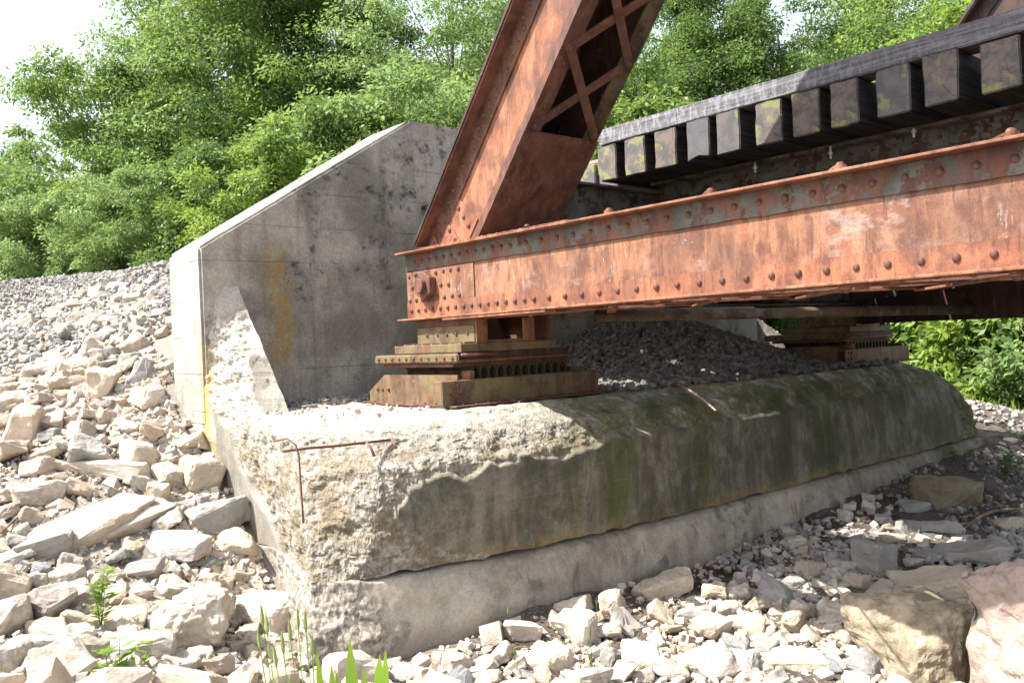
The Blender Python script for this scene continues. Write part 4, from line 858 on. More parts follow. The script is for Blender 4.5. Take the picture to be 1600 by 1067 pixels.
for k, m in enumerate(VAR):
    for mt in ('rock', 'tan', 'grey'): c = m.copy(); c.name = 'rock'; c.materials.append(M[mt]); vm[(k, mt)] = c
ZL = {'slope': 'on the rocky slope left of the abutment', 'upper': 'on the upper gravel slope behind the wing end', 'front': 'in the rubble in front of the footing', 'shade': 'in the shaded rubble at the right'}
GL = {'slope': 'loose rocks on the slope left of the abutment', 'upper': 'loose rocks on the upper gravel slope', 'front': 'loose rocks in front of the footing', 'shade': 'loose rocks in the shaded rubble at the right'}
ANC = [(288,960,'largest white boulder'),(128,800,'big flat tan slab'),(335,815,'grey wing foot block'),(153,605,'upright pale rock'),(130,715,'hollowed grey rock'),(305,750,'tan wing foot block'),(58,575,'cream boulder'),(22,660,'tall white rock'),(65,850,'pitted grey rock'),
 (70,1000,'cream angular rock'),(1430,960,'olive boulder'),(1532,865,'flat pale grey slab'),(1482,925,'flat brown slab'),(1377,875,'grey pointed rock'),(1510,770,'mossy boulder'),(815,990,'white rounded rock'),(898,985,'cream rough rock'),(1045,925,'long cream rock'),
 (1218,930,'grey rubble block'),(1322,970,'pale half sunlit rock'),(1110,980,'white rubble block'),(1000,1040,'white rock at bottom centre'),(230,450,'gravel beside the wing top'),(60,480,'gravel crest'),(590,1060,'broad green blades'),(660,1050,'foot of the footing')]
LBL = {}
ANC_SZ = lambda s: 'larger' if s > .17 else 'small' if s < .10 else 'middling'
CN = {'rock': 'pale rock', 'tan': 'tan rock', 'grey': 'grey rock'}
for j in order[:NIND]:
    x, y, s = CA[j]; zn = cand[j][3]; mt = random.choices(['rock', 'tan', 'grey'], [.72, .13, .15] if zn != 'shade' else [.4, .2, .4])[0]
    o = link('rock', vm[(random.randrange(16), mt)], None, loc=(x, y, float(CZ[j]) + s * .14 + random.uniform(0, .02)), rot=(random.gauss(0, .35), random.gauss(0, .35), random.uniform(0, 6.28)), scale=(s * 1.08,) * 3)
    ax, ay, _ = proj(np.array([[x, y, float(CZ[j])]])); ax, ay = float(ax[0]), float(ay[0]); best = min(ANC, key=lambda a: (a[0] - ax) ** 2 + (a[1] - ay) ** 2); dx_, dy_ = ax - best[0], ay - best[1]
    dist = math.hypot(dx_, dy_); dr = ['right of', 'below and right of', 'below', 'below and left of', 'left of', 'above and left of', 'above', 'above and right of'][int(round(math.atan2(dy_, dx_) / (PI / 4))) % 8]
    far = 'close' if dist < 45 else 'further' if dist > 95 else ''
    shp = ANC_SZ(s); lb = f'{shp} {CN[mt]} {far} {dr} {best[2]}'.replace('  ', ' '); LBL.setdefault(lb, []).append((dist, o)); tag(o, lb, 'rock', GL[zn])
ODN = ['', 'second ', 'third ', 'fourth ', 'fifth ', 'sixth ', 'seventh ', 'eighth ', 'ninth ', 'tenth ']
for lb, L_ in LBL.items():       # several answer to the same words: rank them by distance from the landmark
    if len(L_) > 1:
        for q, (_, o) in enumerate(sorted(L_, key=lambda a: a[0])[:10]): o['label'] = ODN[q] + 'nearest ' + lb
# the rest, joined: vectorised copies of a few angular stones
def base_stone(seed, n, fine=0):
    R = random.Random(seed); bm = bmesh.new()
    for _ in range(n):
        if _ < 8: v = Vector([((_ >> q & 1) * 2 - 1) * R.uniform(.5, 1.0) for q in range(3)])
        else: v = Vector([R.uniform(-1, 1) for q in range(3)])
        bm.verts.new((v.x * .5, v.y * .38, v.z * .31))
    r = bmesh.ops.convex_hull(bm, input=bm.verts[:]); bmesh.ops.delete(bm, geom=list(set(r['geom_interior'] + r['geom_unused'])), context='VERTS')
    if fine: bmesh.ops.bevel(bm, geom=bm.edges[:], offset=.03, segments=1, affect='EDGES', clamp_overlap=True)
    bmesh.ops.triangulate(bm, faces=bm.faces[:]); bm.verts.index_update()
    V = np.array([v.co[:] for v in bm.verts]); Fc = np.array([[v.index for v in f.verts] for f in bm.faces]); bm.free(); return V, Fc
STN = [base_stone(50 + k, 9 + k % 4) for k in range(8)]; STF = [base_stone(70 + k, 12, 1) for k in range(8)]
def rotm(n, tilt=.6):
    a = rng.uniform(0, 2 * PI, n); b = rng.normal(0, tilt, n); c = rng.normal(0, tilt, n)
    ca, sa, cb, sb, cc, sc = np.cos(a), np.sin(a), np.cos(b), np.sin(b), np.cos(c), np.sin(c); z = np.zeros(n); o = np.ones(n)
    Rz = np.stack([ca, -sa, z, sa, ca, z, z, z, o], 1).reshape(n, 3, 3); Rx = np.stack([o, z, z, z, cb, -sb, z, sb, cb], 1).reshape(n, 3, 3); Ry = np.stack([cc, z, sc, z, o, z, -sc, z, cc], 1).reshape(n, 3, 3)
    return Rx @ Ry @ Rz
def scatter(name, P, s, mat, shapes=STN, tilt=.6):
    n = len(P); ids = rng.integers(0, len(shapes), n); VV, FF = [], []; off = 0
    for k, (V, Fc) in enumerate(shapes):
        sel = ids == k; m = int(sel.sum())
        if not m: continue
        q = np.einsum('nij,vj->nvi', rotm(m, tilt), V) * (s[sel][:, None, None] * rng.uniform(.85, 1.15, (m, 1, 3))) + P[sel][:, None]
        VV.append(q.reshape(-1, 3)); FF.append((Fc[None] + (np.arange(m) * len(V))[:, None, None] + off).reshape(-1, 3)); off += m * len(V)
    return link(name, mesh_np(name, np.vstack(VV), np.vstack(FF)), mat)
rest = order[NIND:]
tag(scatter('rubble', np.c_[CA[rest, :2], CZ[rest] + CA[rest, 2] * .12], CA[rest, 2], M['stone'], STF, .35), kind='stuff')
def zone(n, x0, x1, y0, y1, med, sg, lift=.15, cond=None, rad=True):
    x = rng.uniform(x0, x1, n); y = rng.uniform(y0, y1, n); s = np.clip(med * np.exp(rng.normal(0, sg, n)), .010, .11)
    k = ~((y > 4.17 + np.clip(3.7 - x, 0, 1.1) * .24) & (y < 7.6) & (x > 2.3 + np.clip(y - 4.4, 0, 1.2) * .25) & (x < 12.2)); k &= ~((y >= 7.3) & (y < 7.7) & (x > 2.6) & (x < 10.6))
    if cond is not None: k &= cond(x, y)
    x, y, s = x[k], y[k], s[k]; z = gz(x, y); px, py, pd = proj(np.c_[x, y, z]); v = (px > -80) & (px < 1680) & (py < 1150) & (pd > .3)
    x, y, s, z = x[v], y[v], s[v], z[v]; return np.c_[x, y, z + s * lift + rng.uniform(0, .012, len(s))], s
def cat(*a): return np.vstack([q[0] for q in a]), np.concatenate([q[1] for q in a])
P_, s_ = cat(zone(3000, 2.1, 2.69, 5.4, 8.4, .045, .4), zone(19000, -1.6, 2.75, 3.0, 9.4, .036, .42), zone(12000, 1.2, 6.6, 1.2, 4.3, .034, .45, cond=lambda x, y: ~((y > 3.85 + .06 * np.sin(x * 7)) & (x > 3) & (rng.random(len(x)) < .7))))
tag(scatter('small_stones', P_, s_, M['stone']), kind='stuff')
P_, s_ = cat(zone(15000, -3.5, 5.5, 8.6, 19.5, .055, .3), zone(4500, 10.8, 18, 3.5, 10, .06, .3, cond=lambda x, y: (x > 12.0) | (y > 7)), zone(12000, 5.6, 11.9, .9, 4.15, .036, .45, cond=lambda x, y: (vnoise(np.c_[x * 1.3, y * 1.3, x * 0]) < .25) & ((x < 7.2) | (y < 3.0) | (rng.random(len(x)) < .3))))
tag(scatter('gravel', P_, s_, M['ballast']), kind='stuff')
# ballast heap spilled on the seat under the deck
def heap(x, y): return 1.25 + .55 * np.exp(-((x - 8.1) / 1.6) ** 2) * sm(4.9, 6.9, y) + .12 * sm(5.2, 6.8, y) * sm(5.0, 5.8, x) * sm(10.2, 9.4, x)
hx = np.linspace(5.35, 10.1, 60); hy = np.linspace(4.75, 6.99, 34); HX, HY = np.meshgrid(hx, hy, indexing='ij'); HZ = heap(HX, HY) - .02
HZ[0] = HZ[-1] = 1.2; HZ[:, 0] = 1.2
heap_o = link('ballast_heap', mesh_np('ballast_heap', np.c_[HX.ravel(), HY.ravel(), HZ.ravel()], grid_faces(*HX.shape), True), M['ground']); tag(heap_o, kind='stuff')
n = 8200; x = rng.uniform(5.25, 10.1, n); y = rng.uniform(4.7, 6.95, n); s = np.clip(.055 * np.exp(rng.normal(0, .3, n)), .025, .10)
k = (heap(x, y) > 1.27) | (rng.random(n) < .35); x, y, s = x[k], y[k], s[k]
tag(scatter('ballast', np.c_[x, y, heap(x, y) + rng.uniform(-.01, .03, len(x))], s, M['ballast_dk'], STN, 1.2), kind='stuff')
n = 1500; x = rng.uniform(2.95, 5.2, n); y = 6.88 - np.abs(rng.normal(0, .2, n)); k = y > 5.0 + .9 * (x < 3.2); x, y = x[k], y[k]; s = np.clip(.022 * np.exp(rng.normal(0, .5, len(x))), .008, .07)
tag(scatter('seat_gravel', np.c_[x, y, np.full(len(x), 1.25) + s * .2], s, M['ballast'], STN, 1.0), kind='stuff')
n = 160; x = rng.uniform(2.75, 4.6, n); y = rng.uniform(4.8, 6.2, n); s = np.clip(.016 * np.exp(rng.normal(0, .6, n)), .006, .05)
tag(scatter('concrete_crumbs', np.c_[x, y, np.full(n, 1.247) + s * .2], s, M['stone'], STN, 1.0), kind='stuff')

n = 5200; x = np.r_[rng.uniform(3.2, 12, n), rng.uniform(3.0, 5.3, 500)]; y = np.r_[4.12 - np.abs(rng.normal(0, .28, n)) - (rng.random(n) < .35) * rng.uniform(0, 1.2, n), 6.85 - np.abs(rng.normal(0, .2, 500))]
z = np.where(y < 4.3, gz(x, y) + .012, 1.262) + rng.uniform(0, .02, len(x)); L = rng.uniform(.012, .05, len(x)); Dr = rng.normal(0, 1, (len(x), 3)) * [1, 1, .25]; Dr /= np.linalg.norm(Dr, axis=1, keepdims=True); Sd = np.cross(Dr, [0, 0, 1.0]) * (L * rng.choice([.06, .3], len(x)))[:, None]
C_ = np.c_[x, y, z]; V = np.stack([C_, C_ + Dr * L[:, None] * .5 + Sd, C_ + Dr * L[:, None], C_ + Dr * L[:, None] * .5 - Sd], 1).reshape(-1, 3)
tag(link('dead_leaf_litter', mesh_np('dead_leaf_litter', V, np.arange(len(V)).reshape(-1, 4)), M['litter']), kind='stuff')
# ---------------------------------------------------------------- trees
def leaves(C, D, N, L, Wd):       # centres, directions, normals, lengths, widths -> quads
    D /= np.linalg.norm(D, axis=1, keepdims=True) + 1e-9; Sd = np.cross(D, N); Sd /= np.linalg.norm(Sd, axis=1, keepdims=True) + 1e-9
    a = C; b = C + D * L[:, None] * .45 + Sd * Wd[:, None]; c = C + D * L[:, None]; d = C + D * L[:, None] * .45 - Sd * Wd[:, None]
    V = np.stack([a, b, c, d], 1).reshape(-1, 3); F_ = np.arange(len(C) * 4).reshape(-1, 4); return V, F_
def crown_mesh(name, seed, R, H, nclu, nlf, ll, zlow=.1, gap=.0, cr=.55, taper=.5):
    r = np.random.default_rng(seed)
    u = r.uniform(0, 1, nclu); zc = zlow + (1 - zlow) * u; prof = np.sqrt(np.clip(1 - np.abs((zc - .45) / .58) ** 2.4, 0.02, 1)) * (1 - taper * np.clip(zc - .5, 0, 1))
    th = r.uniform(0, 2 * PI, nclu); lob = 1 + .30 * vnoise(np.c_[np.cos(th) * 1.6, np.sin(th) * 1.6, zc * 5], seed)
    rad = R * prof * lob * (r.uniform(0, 1, nclu) ** .42)
    C = np.c_[np.cos(th) * rad, np.sin(th) * rad, zc * H]
    if gap: C = C[fbm(C * .45, seed + 2, 2) > -gap]
    n = len(C); cs = cr * np.exp(r.normal(0, .28, n)); m = nlf
    G = r.normal(0, 1, (n, m, 3)); G /= np.linalg.norm(G, axis=2, keepdims=True); G *= (r.uniform(0, 1, (n, m, 1)) ** .42)
    out = C * [1, 1, 0]; out /= np.linalg.norm(out, axis=1, keepdims=True) + 1e-6
    P = C[:, None] + G * cs[:, None, None] * np.array([1.0, 1.0, .55]); P[..., 2] -= (np.linalg.norm(G[..., :2], axis=2) ** 2) * cs[:, None] * .35
    P = P.reshape(-1, 3); N = r.normal(0, .55, P.shape) + [0, 0, 1.0]; D = G.reshape(-1, 3) * [1, 1, .3] + r.normal(0, .45, P.shape) + [0, 0, -.35]
    k = len(P); L = ll * r.uniform(.6, 1.25, k); V, F_ = leaves(P, D, N, L, L * r.uniform(.17, .27, k))
    return mesh_np(name, V, F_), C
PROTO = {
 'tall': crown_mesh('crown_tall', 1, 3.6, 13, 300, 330, .14, .06, .55, .66),
 'wide': crown_mesh('crown_wide', 2, 4.6, 12, 380, 330, .14, .05, .5, .70),
 'airy': crown_mesh('crown_airy', 3, 3.4, 11, 260, 260, .115, .08, .22, .52),
 'small': crown_mesh('crown_small', 4, 2.7, 6.5, 230, 260, .12, .02, .6, .46, .3),
 'shrub': crown_mesh('crown_shrub', 5, 2.2, 3.2, 170, 270, .095, .0, .7, .36, .2),
}
def trunk_mesh(seed, H, R, C, r0):
    R_ = random.Random(seed); b = MB(); pts = [np.array([0, 0, -.6])]; n = 9
    for i in range(1, n + 1): p = pts[-1] + np.array([R_.gauss(0, .10), R_.gauss(0, .10), H * .95 / n]); pts.append(p)
    rad = [r0 * (1 - .9 * i / n) + .015 for i in range(n + 1)]; b.tube(pts, rad, 9)
    idx = list(range(len(C))); R_.shuffle(idx)
    for k in idx[:34]:
        c = C[k]; zt = max(.6, c[2] - R_.uniform(.6, 2.4)); i = min(n - 1, max(0, int((zt + .6) / (H * .95) * n))); s = pts[i] * .5 + pts[i + 1] * .5
        mid = s * .5 + np.array(c) * .5 + np.array([R_.gauss(0, .15), R_.gauss(0, .15), R_.uniform(-.3, .15)]); r = rad[i] * .42
        b.tube([s, s * .72 + mid * .28, mid, mid * .4 + np.array(c) * .6, np.array(c)], [r, r * .8, r * .55, r * .35, .008], 6)
    m = bpy.data.meshes.new('trunk'); m.from_pydata(b.v, [], b.f); m.update(); m.polygons.foreach_set('use_smooth', [True] * len(m.polygons)); return m
TRK = {k: trunk_mesh(i + 3, {'tall': 13, 'wide': 12, 'airy': 11, 'small': 6.5, 'shrub': 2.6}[k], 3, PROTO[k][1], {'tall': .22, 'wide': .26, 'airy': .13, 'small': .09, 'shrub': .03}[k]) for i, k in enumerate(PROTO)}
def plant(kind, px, D, base_z, sc, leaf, bark, rz, label, cat, group, name='tree', zs=None):
    d = ray(px, 540); p = EYE + d * D; z = float(gz(p[0], p[1])) - .1 if base_z is None else base_z
    R = empty(name, (p[0], p[1], z), label, cat, group); R.rotation_euler = (0, 0, rz); R.scale = (sc, sc, zs or sc)
    for nm, me, mt in (('crown' if cat == 'tree' else 'foliage', PROTO[kind][0], M[leaf]), ('trunk' if cat == 'tree' else 'stems', TRK[kind], M[bark])):
        o = bpy.data.objects.new(nm, me); COL.objects.link(o); o.parent = R
        if not me.materials: me.materials.append(mt)
        o.material_slots[0].link = 'OBJECT'; o.material_slots[0].material = mt
    return R
G1 = 'tall trees beyond the embankment'; G2 = 'bushes along the foot of the trees'
TREES = [   # kind, px, D, scale, leaf, bark, rot, label
 ('wide', -60, 40, .93, 'leafA', 'bark', .3, 'pale green tree at the far left end of the tree line, low against the sky'),
 ('small', 40, 31, 1.1, 'leafA', 'bark', 1.3, 'light green bushy tree standing out against the sky left of the tall trees'),
 ('small', 160, 28, 1.32, 'leafB', 'bark', 2.1, 'rounded mid green tree in front of the overhanging tall tree'),
 ('wide', 345, 31, 1.2, 'leafA', 'bark', 4.0, 'tall light green tree whose crown overhangs the sky at upper left'),
 ('tall', 440, 27, 1.05, 'leafB', 'bark', .8, 'tall tree with a grey trunk showing through its crown, above the sloping wing wall'),
 ('wide', 560, 30, 1.1, 'leafC', 'bark_dark', 2.8, 'dark green tall tree above the peak of the wing wall'),
 ('airy', 690, 23, 1.05, 'leafA', 'bark', 1.1, 'feathery light green tree just left of the end post'),
 ('tall', 840, 30, 1.1, 'leafB', 'bark_dark', 3.7, 'tall tree mostly hidden behind the end post'),
 ('airy', 1010, 24, 1.05, 'leafB', 'bark_dark', 5.2, 'mid green tree just right of the end post above the deck'),
 ('tall', 1130, 29, 1.05, 'leafC', 'bark_dark', .4, 'dark tree with a thick shaded trunk above the middle of the deck'),
 ('airy', 1245, 27, 1.15, 'leafC', 'bark', 2.2, 'open tree with a pale slanting trunk and sky showing through'),
 ('wide', 1300, 38, 1.25, 'leafC', 'bark_dark', 1.4, 'dark tree of the second row above the shaded ties'),
 ('tall', 1420, 34, 1.3, 'leafB', 'bark_dark', 2.4, 'tree of the second row above the green mottled ties'),
 ('airy', 1375, 30, 1.15, 'leafC', 'bark_dark', 4.4, 'dark green tree above the right part of the deck'),
 ('airy', 1530, 19, .95, 'leafY', 'bark', .9, 'bright yellow green tree behind the right end of the deck'),
 ('tall', 1640, 30, 1.0, 'leafB', 'bark_dark', 1.9, 'mid green tree beyond the yellow green one at the right edge'),
 ('wide', 300, 42, 1.25, 'leafB', 'bark_dark', .2, 'tree of the second row behind the overhanging crown at upper left'),
 ('wide', 480, 42, 1.3, 'leafC', 'bark_dark', 1.2, 'dark tree of the second row above the wing wall slope'),
 ('wide', 720, 40, 1.3, 'leafC', 'bark_dark', 2.2, 'dark tree of the second row left of the end post'),
 ('wide', 960, 42, 1.3, 'leafC', 'bark_dark', 3.2, 'dark tree of the second row right of the end post'),
 ('tall', 1150, 44, 1.3, 'leafC', 'bark_dark', 5.0, 'dark tree of the second row above the middle of the deck'),
 ('wide', 1480, 44, 1.15, 'leafC', 'bark_dark', 4.2, 'dark tree of the second row above the right end of the deck'),
]
for i, (kd, px, D, sc, lf, bk, rz, lb) in enumerate(TREES): plant(kd, px, D, None, sc, lf, bk, rz, lb, 'tree', G1)
SHR = [(-20, 24, .95, 'leafA', 'leftmost light bush above the gravel crest'), (70, 22.5, .9, 'leafA', 'light green bush above the gravel crest near the left edge'), (150, 24, 1.05, 'leafB', 'mid green bush above the gravel crest'),
       (225, 21, .95, 'leafA', 'light green bush beside the top of the wing end'), (300, 22, 1.1, 'leafB', 'mid green bush behind the lower end of the wing slope'), (385, 20, 1.1, 'leafC', 'dark bush behind the sloping top of the wing wall'),
       (455, 18.5, 1.0, 'leafY', 'yellow green bush peeking over the sloping top of the wing wall'), (560, 19, 1.35, 'leafB', 'mid green bush just below the peak of the wing wall'), (680, 18, 1.4, 'leafA', 'light bush over the level top of the wing wall'),
       (790, 20, 1.6, 'leafB', 'bush hidden mostly by the end post'), (1000, 19, 1.6, 'leafB', 'mid green bush above the first ties'), (1120, 20, 1.5, 'leafC', 'dark bush above the middle ties'), (1260, 21, 1.6, 'leafB', 'mid green bush above the shaded ties'), (1400, 22, 1.5, 'leafC', 'dark bush above the right hand ties')]
for i, (px, D, sc, lf, lb) in enumerate(SHR): plant('shrub', px, D, None if px < 700 else 1.6, sc, lf, 'bark', i * 1.7, lb, 'bush', G2, 'bush')
# bright undergrowth right of the far bearing: broad soft leaves
PROTO['weed'] = crown_mesh('foliage_broad', 8, 1.7, 2.5, 230, 75, .17, .0, .8, .36, .15); TRK['weed'] = TRK['shrub']
for i, (px, D, sc, lb) in enumerate([(1420, 17.5, .95, 'leafy green bush nearest the far bearing'), (1490, 16.5, 1.0, 'broad leaved bush in the middle of the gap under the truss'), (1570, 15.0, 1.05, 'broad leaved bush at the right edge under the truss'), (1640, 14, 1.0, 'broad leaved bush cut by the right edge of the photo'), (1455, 20, 1.3, 'taller bush behind the leafy bushes under the truss'), (1560, 19, 1.3, 'taller pale bush behind the right edge bushes')]):
    plant('weed', px, D, None, sc, 'leafY' if i % 2 == 0 else 'leafA', 'bark', i * 2.1, lb, 'bush', 'bushes seen under the truss at the right', 'bush')
# far wood closing the view
r = np.random.default_rng(5); n = 26000; ang = r.uniform(-.25, 2.05, n); dist = r.uniform(52, 66, n); P = np.c_[np.cos(ang) * dist, np.sin(ang) * dist, r.uniform(0, 9, n) ** 1.0 * (1 + .25 * np.sin(ang * 17))]
kp = ~((ang > 1.28) & (P[:, 2] > 4.5)); P = P[kp]; n = len(P)
V, F_ = leaves(P, r.normal(0, 1, (n, 3)), r.normal(0, 1, (n, 3)), r.uniform(.6, 1.3, n), r.uniform(.25, .5, n)); tag(link('far_wood', mesh_np('far_wood', V, F_), M['leafC']), kind='stuff')

# ---------------------------------------------------------------- foreground plants
def blade(b, base, tip, wd, bend, n=6):
    base = np.array(base, float); tip = np.array(tip, float); d = tip - base; s = np.cross(d, [0, 0, 1.0]); s = s / (np.linalg.norm(s) + 1e-6) if np.linalg.norm(s) > 1e-4 else np.array([1.0, 0, 0])
    s = RT * .8 + s * .2; s /= np.linalg.norm(s); k = len(b.v)
    for i in range(n + 1):
        t = i / n; p = base + d * t + np.array(bend) * (t * t); w_ = wd * (math.sin(PI * min(1, t * .85 + .15)) ** .7) * .5 if t < 1 else .0003
        b.v += [tuple(p - s * w_), tuple(p + s * w_ + np.array([0, 0, .0]))]
    for i in range(n): b.f.append((k + 2 * i, k + 2 * i + 1, k + 2 * i + 3, k + 2 * i + 2))
def gpt(px, py): H = ground_hit(px, py); return H
# wheat-like grass clump
c0 = EYE + ray(445, 700) * 3.4; c0[2] = float(gz(c0[0], c0[1])) - .01
root = empty('grass_clump', c0, 'clump of bearded grass with green seed heads at the abutment corner', 'grass')
b = MB()
for (tx, ty) in [(411, 975), (407, 1015), (418, 990), (466, 982), (478, 985), (454, 998), (443, 1018), (488, 1022), (432, 1040)]:
    top = at(tx, ty, D=float((c0 - EYE) @ FW) + random.uniform(-.1, .1)); bs = c0 + RT * ((tx - 445) / 1342 * 2.2) + FW * random.uniform(-.05, .05)
    b.tube([bs, bs * .5 + top * .5 + RT * .008, top], .0020, 5); d = top - bs; d /= np.linalg.norm(d); e = top + d * .085
    hb = MB(); hb.tube([top - d * .005, top + d * .02, top + d * .055, e], [.003, .0085, .007, .002], 6)
    for q in range(10):
        s0 = top + d * (.01 + .006 * q); s1 = s0 + d * .045 + RT * random.uniform(-.022, .022) + FW * random.uniform(-.01, .01); hb.bar(s0, s1, .0010, .0006, -FW, False)
    hb.build('seed_head', M['seed'], root)
for k in range(22):
    bs = c0 + RT * random.uniform(-.12, .12) + FW * random.uniform(-.06, .06); blade(b, bs, bs + np.array([0, 0, random.uniform(.2, .5)]) + RT * random.uniform(-.14, .14), .009, RT * random.uniform(-.05, .05) + np.array([0, 0, -.03]))
b.build('stems', M['blade'], root)
# broad blades at the bottom edge
c0 = EYE + ray(540, 700) * 3.0; c0[2] = float(gz(c0[0], c0[1])) - .01
root = empty('broad_leaf_grass', c0, 'bright green broad pointed blades at the bottom edge below the footing', 'grass'); D0 = float((c0 - EYE) @ FW)
for (bx, tx, ty, wd) in [(530, 546, 996, .046), (552, 598, 1020, .055), (565, 540, 1036, .038), (590, 607, 1012, .036), (500, 514, 1036, .034), (486, 482, 1014, .028), (575, 572, 1040, .045), (470, 464, 1052, .026), (520, 500, 1050, .034), (548, 525, 1046, .036)]:
    b = MB(); base = c0 + RT * (bx - 540) / 1342 * 1.5; top = at(tx, ty, D=D0 + random.uniform(-.06, .06)); blade(b, base, top, wd * 1.7, RT * random.uniform(-.035, .035), 12); b.build('blade', M['blade'], root)
def weed(px, py, h, nl, ll, label, spread=.1, mat='leafY', nm='weed'):
    c = gpt(px, py); R_ = empty(nm, c, label, 'weed'); b = MB(); lf = []
    for s in range(3):
        top = c + np.array([0, 0, h * random.uniform(.7, 1)]) + RT * random.uniform(-spread, spread) * .7 + FW * random.uniform(-.04, .04); b.tube([c, c * .5 + top * .5 + RT * random.uniform(-.01, .01), top], [.003, .0025, .0012], 5)
        for k in range(nl):
            t = random.uniform(.15, 1); p = c + (top - c) * t; a = random.uniform(0, 2 * PI); dd = np.array([math.cos(a), math.sin(a), random.uniform(-.2, .6)]); lf.append((p, dd, ll * random.uniform(.6, 1.2)))
    b.build('stems', M['grass'], R_)
    P = np.array([q[0] for q in lf]); Dd = np.array([q[1] for q in lf]); L = np.array([q[2] for q in lf]); V, F_ = leaves(P, Dd, np.tile([0, 0, 1.0], (len(P), 1)) + rng.normal(0, .3, P.shape), L, L * .14)
    link('leaves', mesh_np('leaves', V - np.array(c), F_), M[mat], R_, loc=tuple(c)); return R_
weed(158, 985, .40, 40, .085, 'bushy light green weed growing between white rocks at the lower left')
weed(185, 1075, .26, 16, .12, 'broad leaved weed at the bottom edge left of the largest boulder', .12)
weed(70, 930, .10, 10, .05, 'small weed sprig among the rocks at the left edge'); weed(222, 1050, .16, 5, .12, 'thin grass like weed beside the largest white boulder', .08)
weed(1060, 1050, .07, 14, .04, 'tiny yellow green seedling in the sunny rubble'); weed(1000, 1055, .06, 10, .04, 'tiny seedling in the rubble near the bottom centre')
def tuft(px, py, h, n, label, mat='grass', head=False, spread=.03):
    c = gpt(px, py); c[2] -= .01; R_ = empty('grass_tuft', c, label, 'grass', None); b = MB()
    for k in range(n): bs = c + RT * random.uniform(-.012, .012); blade(b, bs, bs + np.array([0, 0, h * random.uniform(.6, 1)]) + RT * random.uniform(-spread, spread), .0045, RT * random.uniform(-.03, .03) + np.array([0, 0, -.01]))
    if head: top = c + np.array([0, 0, h * 1.1]); b.tube([c, top - [0, 0, .02]], .0013, 5); b.tube([top - [0, 0, .03], top, top + [0, 0, .035]], [.002, .005, .001], 6)
    b.build('blades', M[mat], R_)
tuft(1010, 932, .16, 3, 'thin grass stem standing before the footing right of centre'); tuft(934, 985, .17, 2, 'single grass stem with a seed head by the cream rough rock', head=True)
tuft(795, 985, .12, 2, 'thin stem with a seed head by the white rounded rock', 'dry', True); tuft(1158, 925, .17, 3, 'blue green grass stem at the edge of the chord shadow'); tuft(925, 1050, .22, 5, 'grass tuft at the bottom below the cream rough rock', head=True)
tuft(805, 1062, .16, 4, 'grass tuft at the bottom edge by the broad white rock', head=True); tuft(1395, 1060, .26, 6, 'tall grass tuft in front of the olive boulder', spread=.05); tuft(1470, 1062, .2, 5, 'grass tuft between the olive boulder and the brown block', spread=.09)
tuft(1412, 870, .17, 6, 'shaded grass tuft below the fallen branch', spread=.09); tuft(1340, 850, .2, 2, 'thin grass stem by the sunlit patch of rubble', spread=.05); tuft(1400, 900, .1, 4, 'short grass under the grey pointed rock'); tuft(975, 1062, .14, 5, 'low grass tuft at the bottom centre')
tuft(5, 1062, .12, 5, 'grass tuft in the bottom left corner'); tuft(1330, 1062, .1, 3, 'small grass sprig at the bottom edge by the tan slab')
weed(1570, 745, .30, 46, .10, 'dark green leafy weeds in the shade at the right edge', .45, 'leafB', 'weeds'); weed(1500, 715, .16, 30, .08, 'low leafy weeds beside the far corner of the abutment', .35, 'leafB', 'weeds')
weed(1455, 775, .14, 18, .07, 'small green weed catching the light by the mossy boulder', .2, 'leafB'); weed(1595, 690, .3, 40, .10, 'leafy weeds by the grey gravel at the right edge', .4, 'leafB', 'weeds')
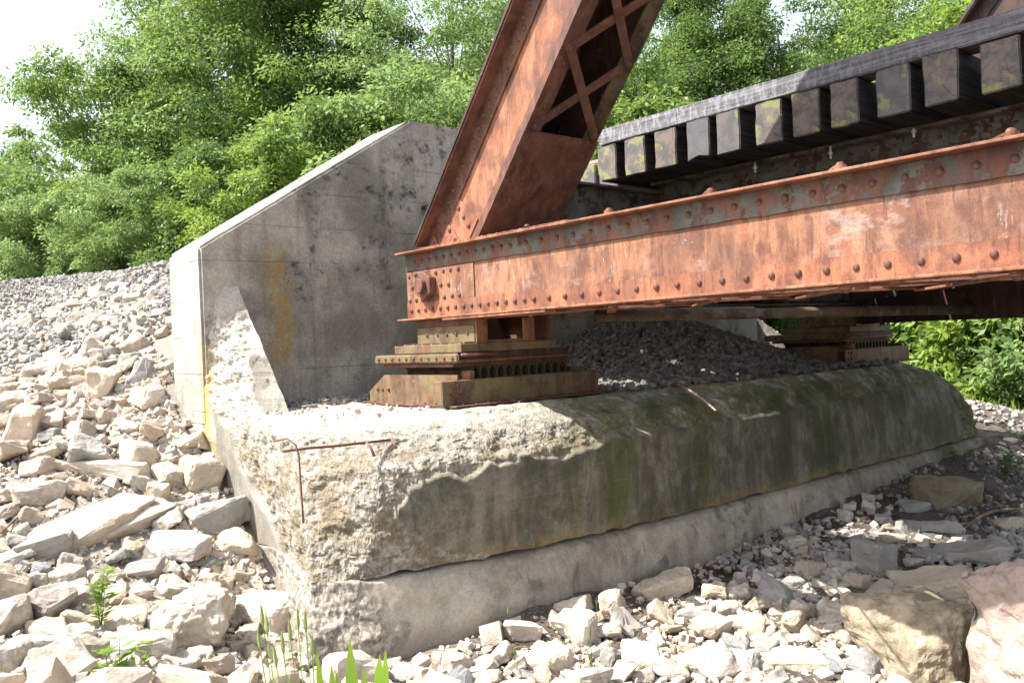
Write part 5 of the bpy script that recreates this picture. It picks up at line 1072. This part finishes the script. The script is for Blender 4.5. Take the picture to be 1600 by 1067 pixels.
# grass over the lit bank beyond the far corner
n = 9000; x = rng.uniform(12.5, 26, n); y = rng.uniform(4, 16, n); k = vnoise(np.c_[x * .8, y * .8, x * 0], 4) + (x - 15) * .12 > -.1; x, y = x[k], y[k]; z = gz(x, y); P = np.c_[x, y, z]; n = len(x)
V, F_ = leaves(P, rng.normal(0, .4, (n, 3)) + [0, 0, 1.0], rng.normal(0, 1, (n, 3)), rng.uniform(.08, .25, n), rng.uniform(.008, .02, n)); tag(link('bank_grass', mesh_np('bank_grass', V, F_), M['leafY']), kind='stuff')
# branches and twigs
def stick(pts, r0, r1, name, label, cat, lift=.02, mat='twig', side=()):
    Q = [];
    for (px, py) in pts: h = gpt(px, py); h[2] += lift; Q.append(h)
    b = MB(); n = len(Q); b.tube(Q, [r0 + (r1 - r0) * i / (n - 1) for i in range(n)], 8)
    for (i, px, py) in side: e = gpt(px, py); e[2] += .01; b.tube([Q[i], (Q[i] + e) / 2 + [0, 0, .03], e], [r1 * .6, r1 * .4, .002], 5)
    return tag(b.build(name, M[mat], None, smooth=True), label, cat)
stick([(1378, 832), (1400, 835), (1425, 830), (1445, 823), (1470, 824), (1500, 827), (1516, 826), (1532, 814), (1552, 806), (1575, 803), (1610, 802)], .013, .016, 'fallen_branch', 'long bent fallen branch lying on the dark soil at the right', 'branch', .05, side=[(6, 1480, 800), (6, 1500, 842), (3, 1428, 852)])
stick([(1432, 768), (1450, 780), (1470, 792), (1484, 808)], .006, .008, 'twig', 'thin twig on the dark soil before the mossy boulder', 'twig', .04)
stick([(1372, 845), (1392, 860), (1420, 868), (1450, 872)], .004, .003, 'twig', 'sunlit dry twig beside the grey pointed rock', 'twig', .04, 'dry')
stick([(2, 848), (30, 820), (50, 795), (62, 783)], .010, .006, 'twig', 'grey stick lying over the rocks at the left edge', 'twig', .07)
def air_stick(P, r, name, label, cat): return tag(MB().tube(P, r, 6).build(name, M['twig'], None, smooth=True), label, cat)
air_stick([at(1052, 596, Z=1.33), at(1075, 607, Z=1.30), at(1098, 622, Z=1.27), at(1118, 640, Z=1.265)], [.008, .009, .008, .006], 'twig', 'bare stick in the sunlit patch on the edge of the bridge seat', 'twig')
air_stick([at(472, 634, Z=1.27), at(520, 628, Z=1.29), at(545, 622, Z=1.29)], .006, 'twig', 'thin twig lying on the seat at the foot of the wing wall', 'twig')
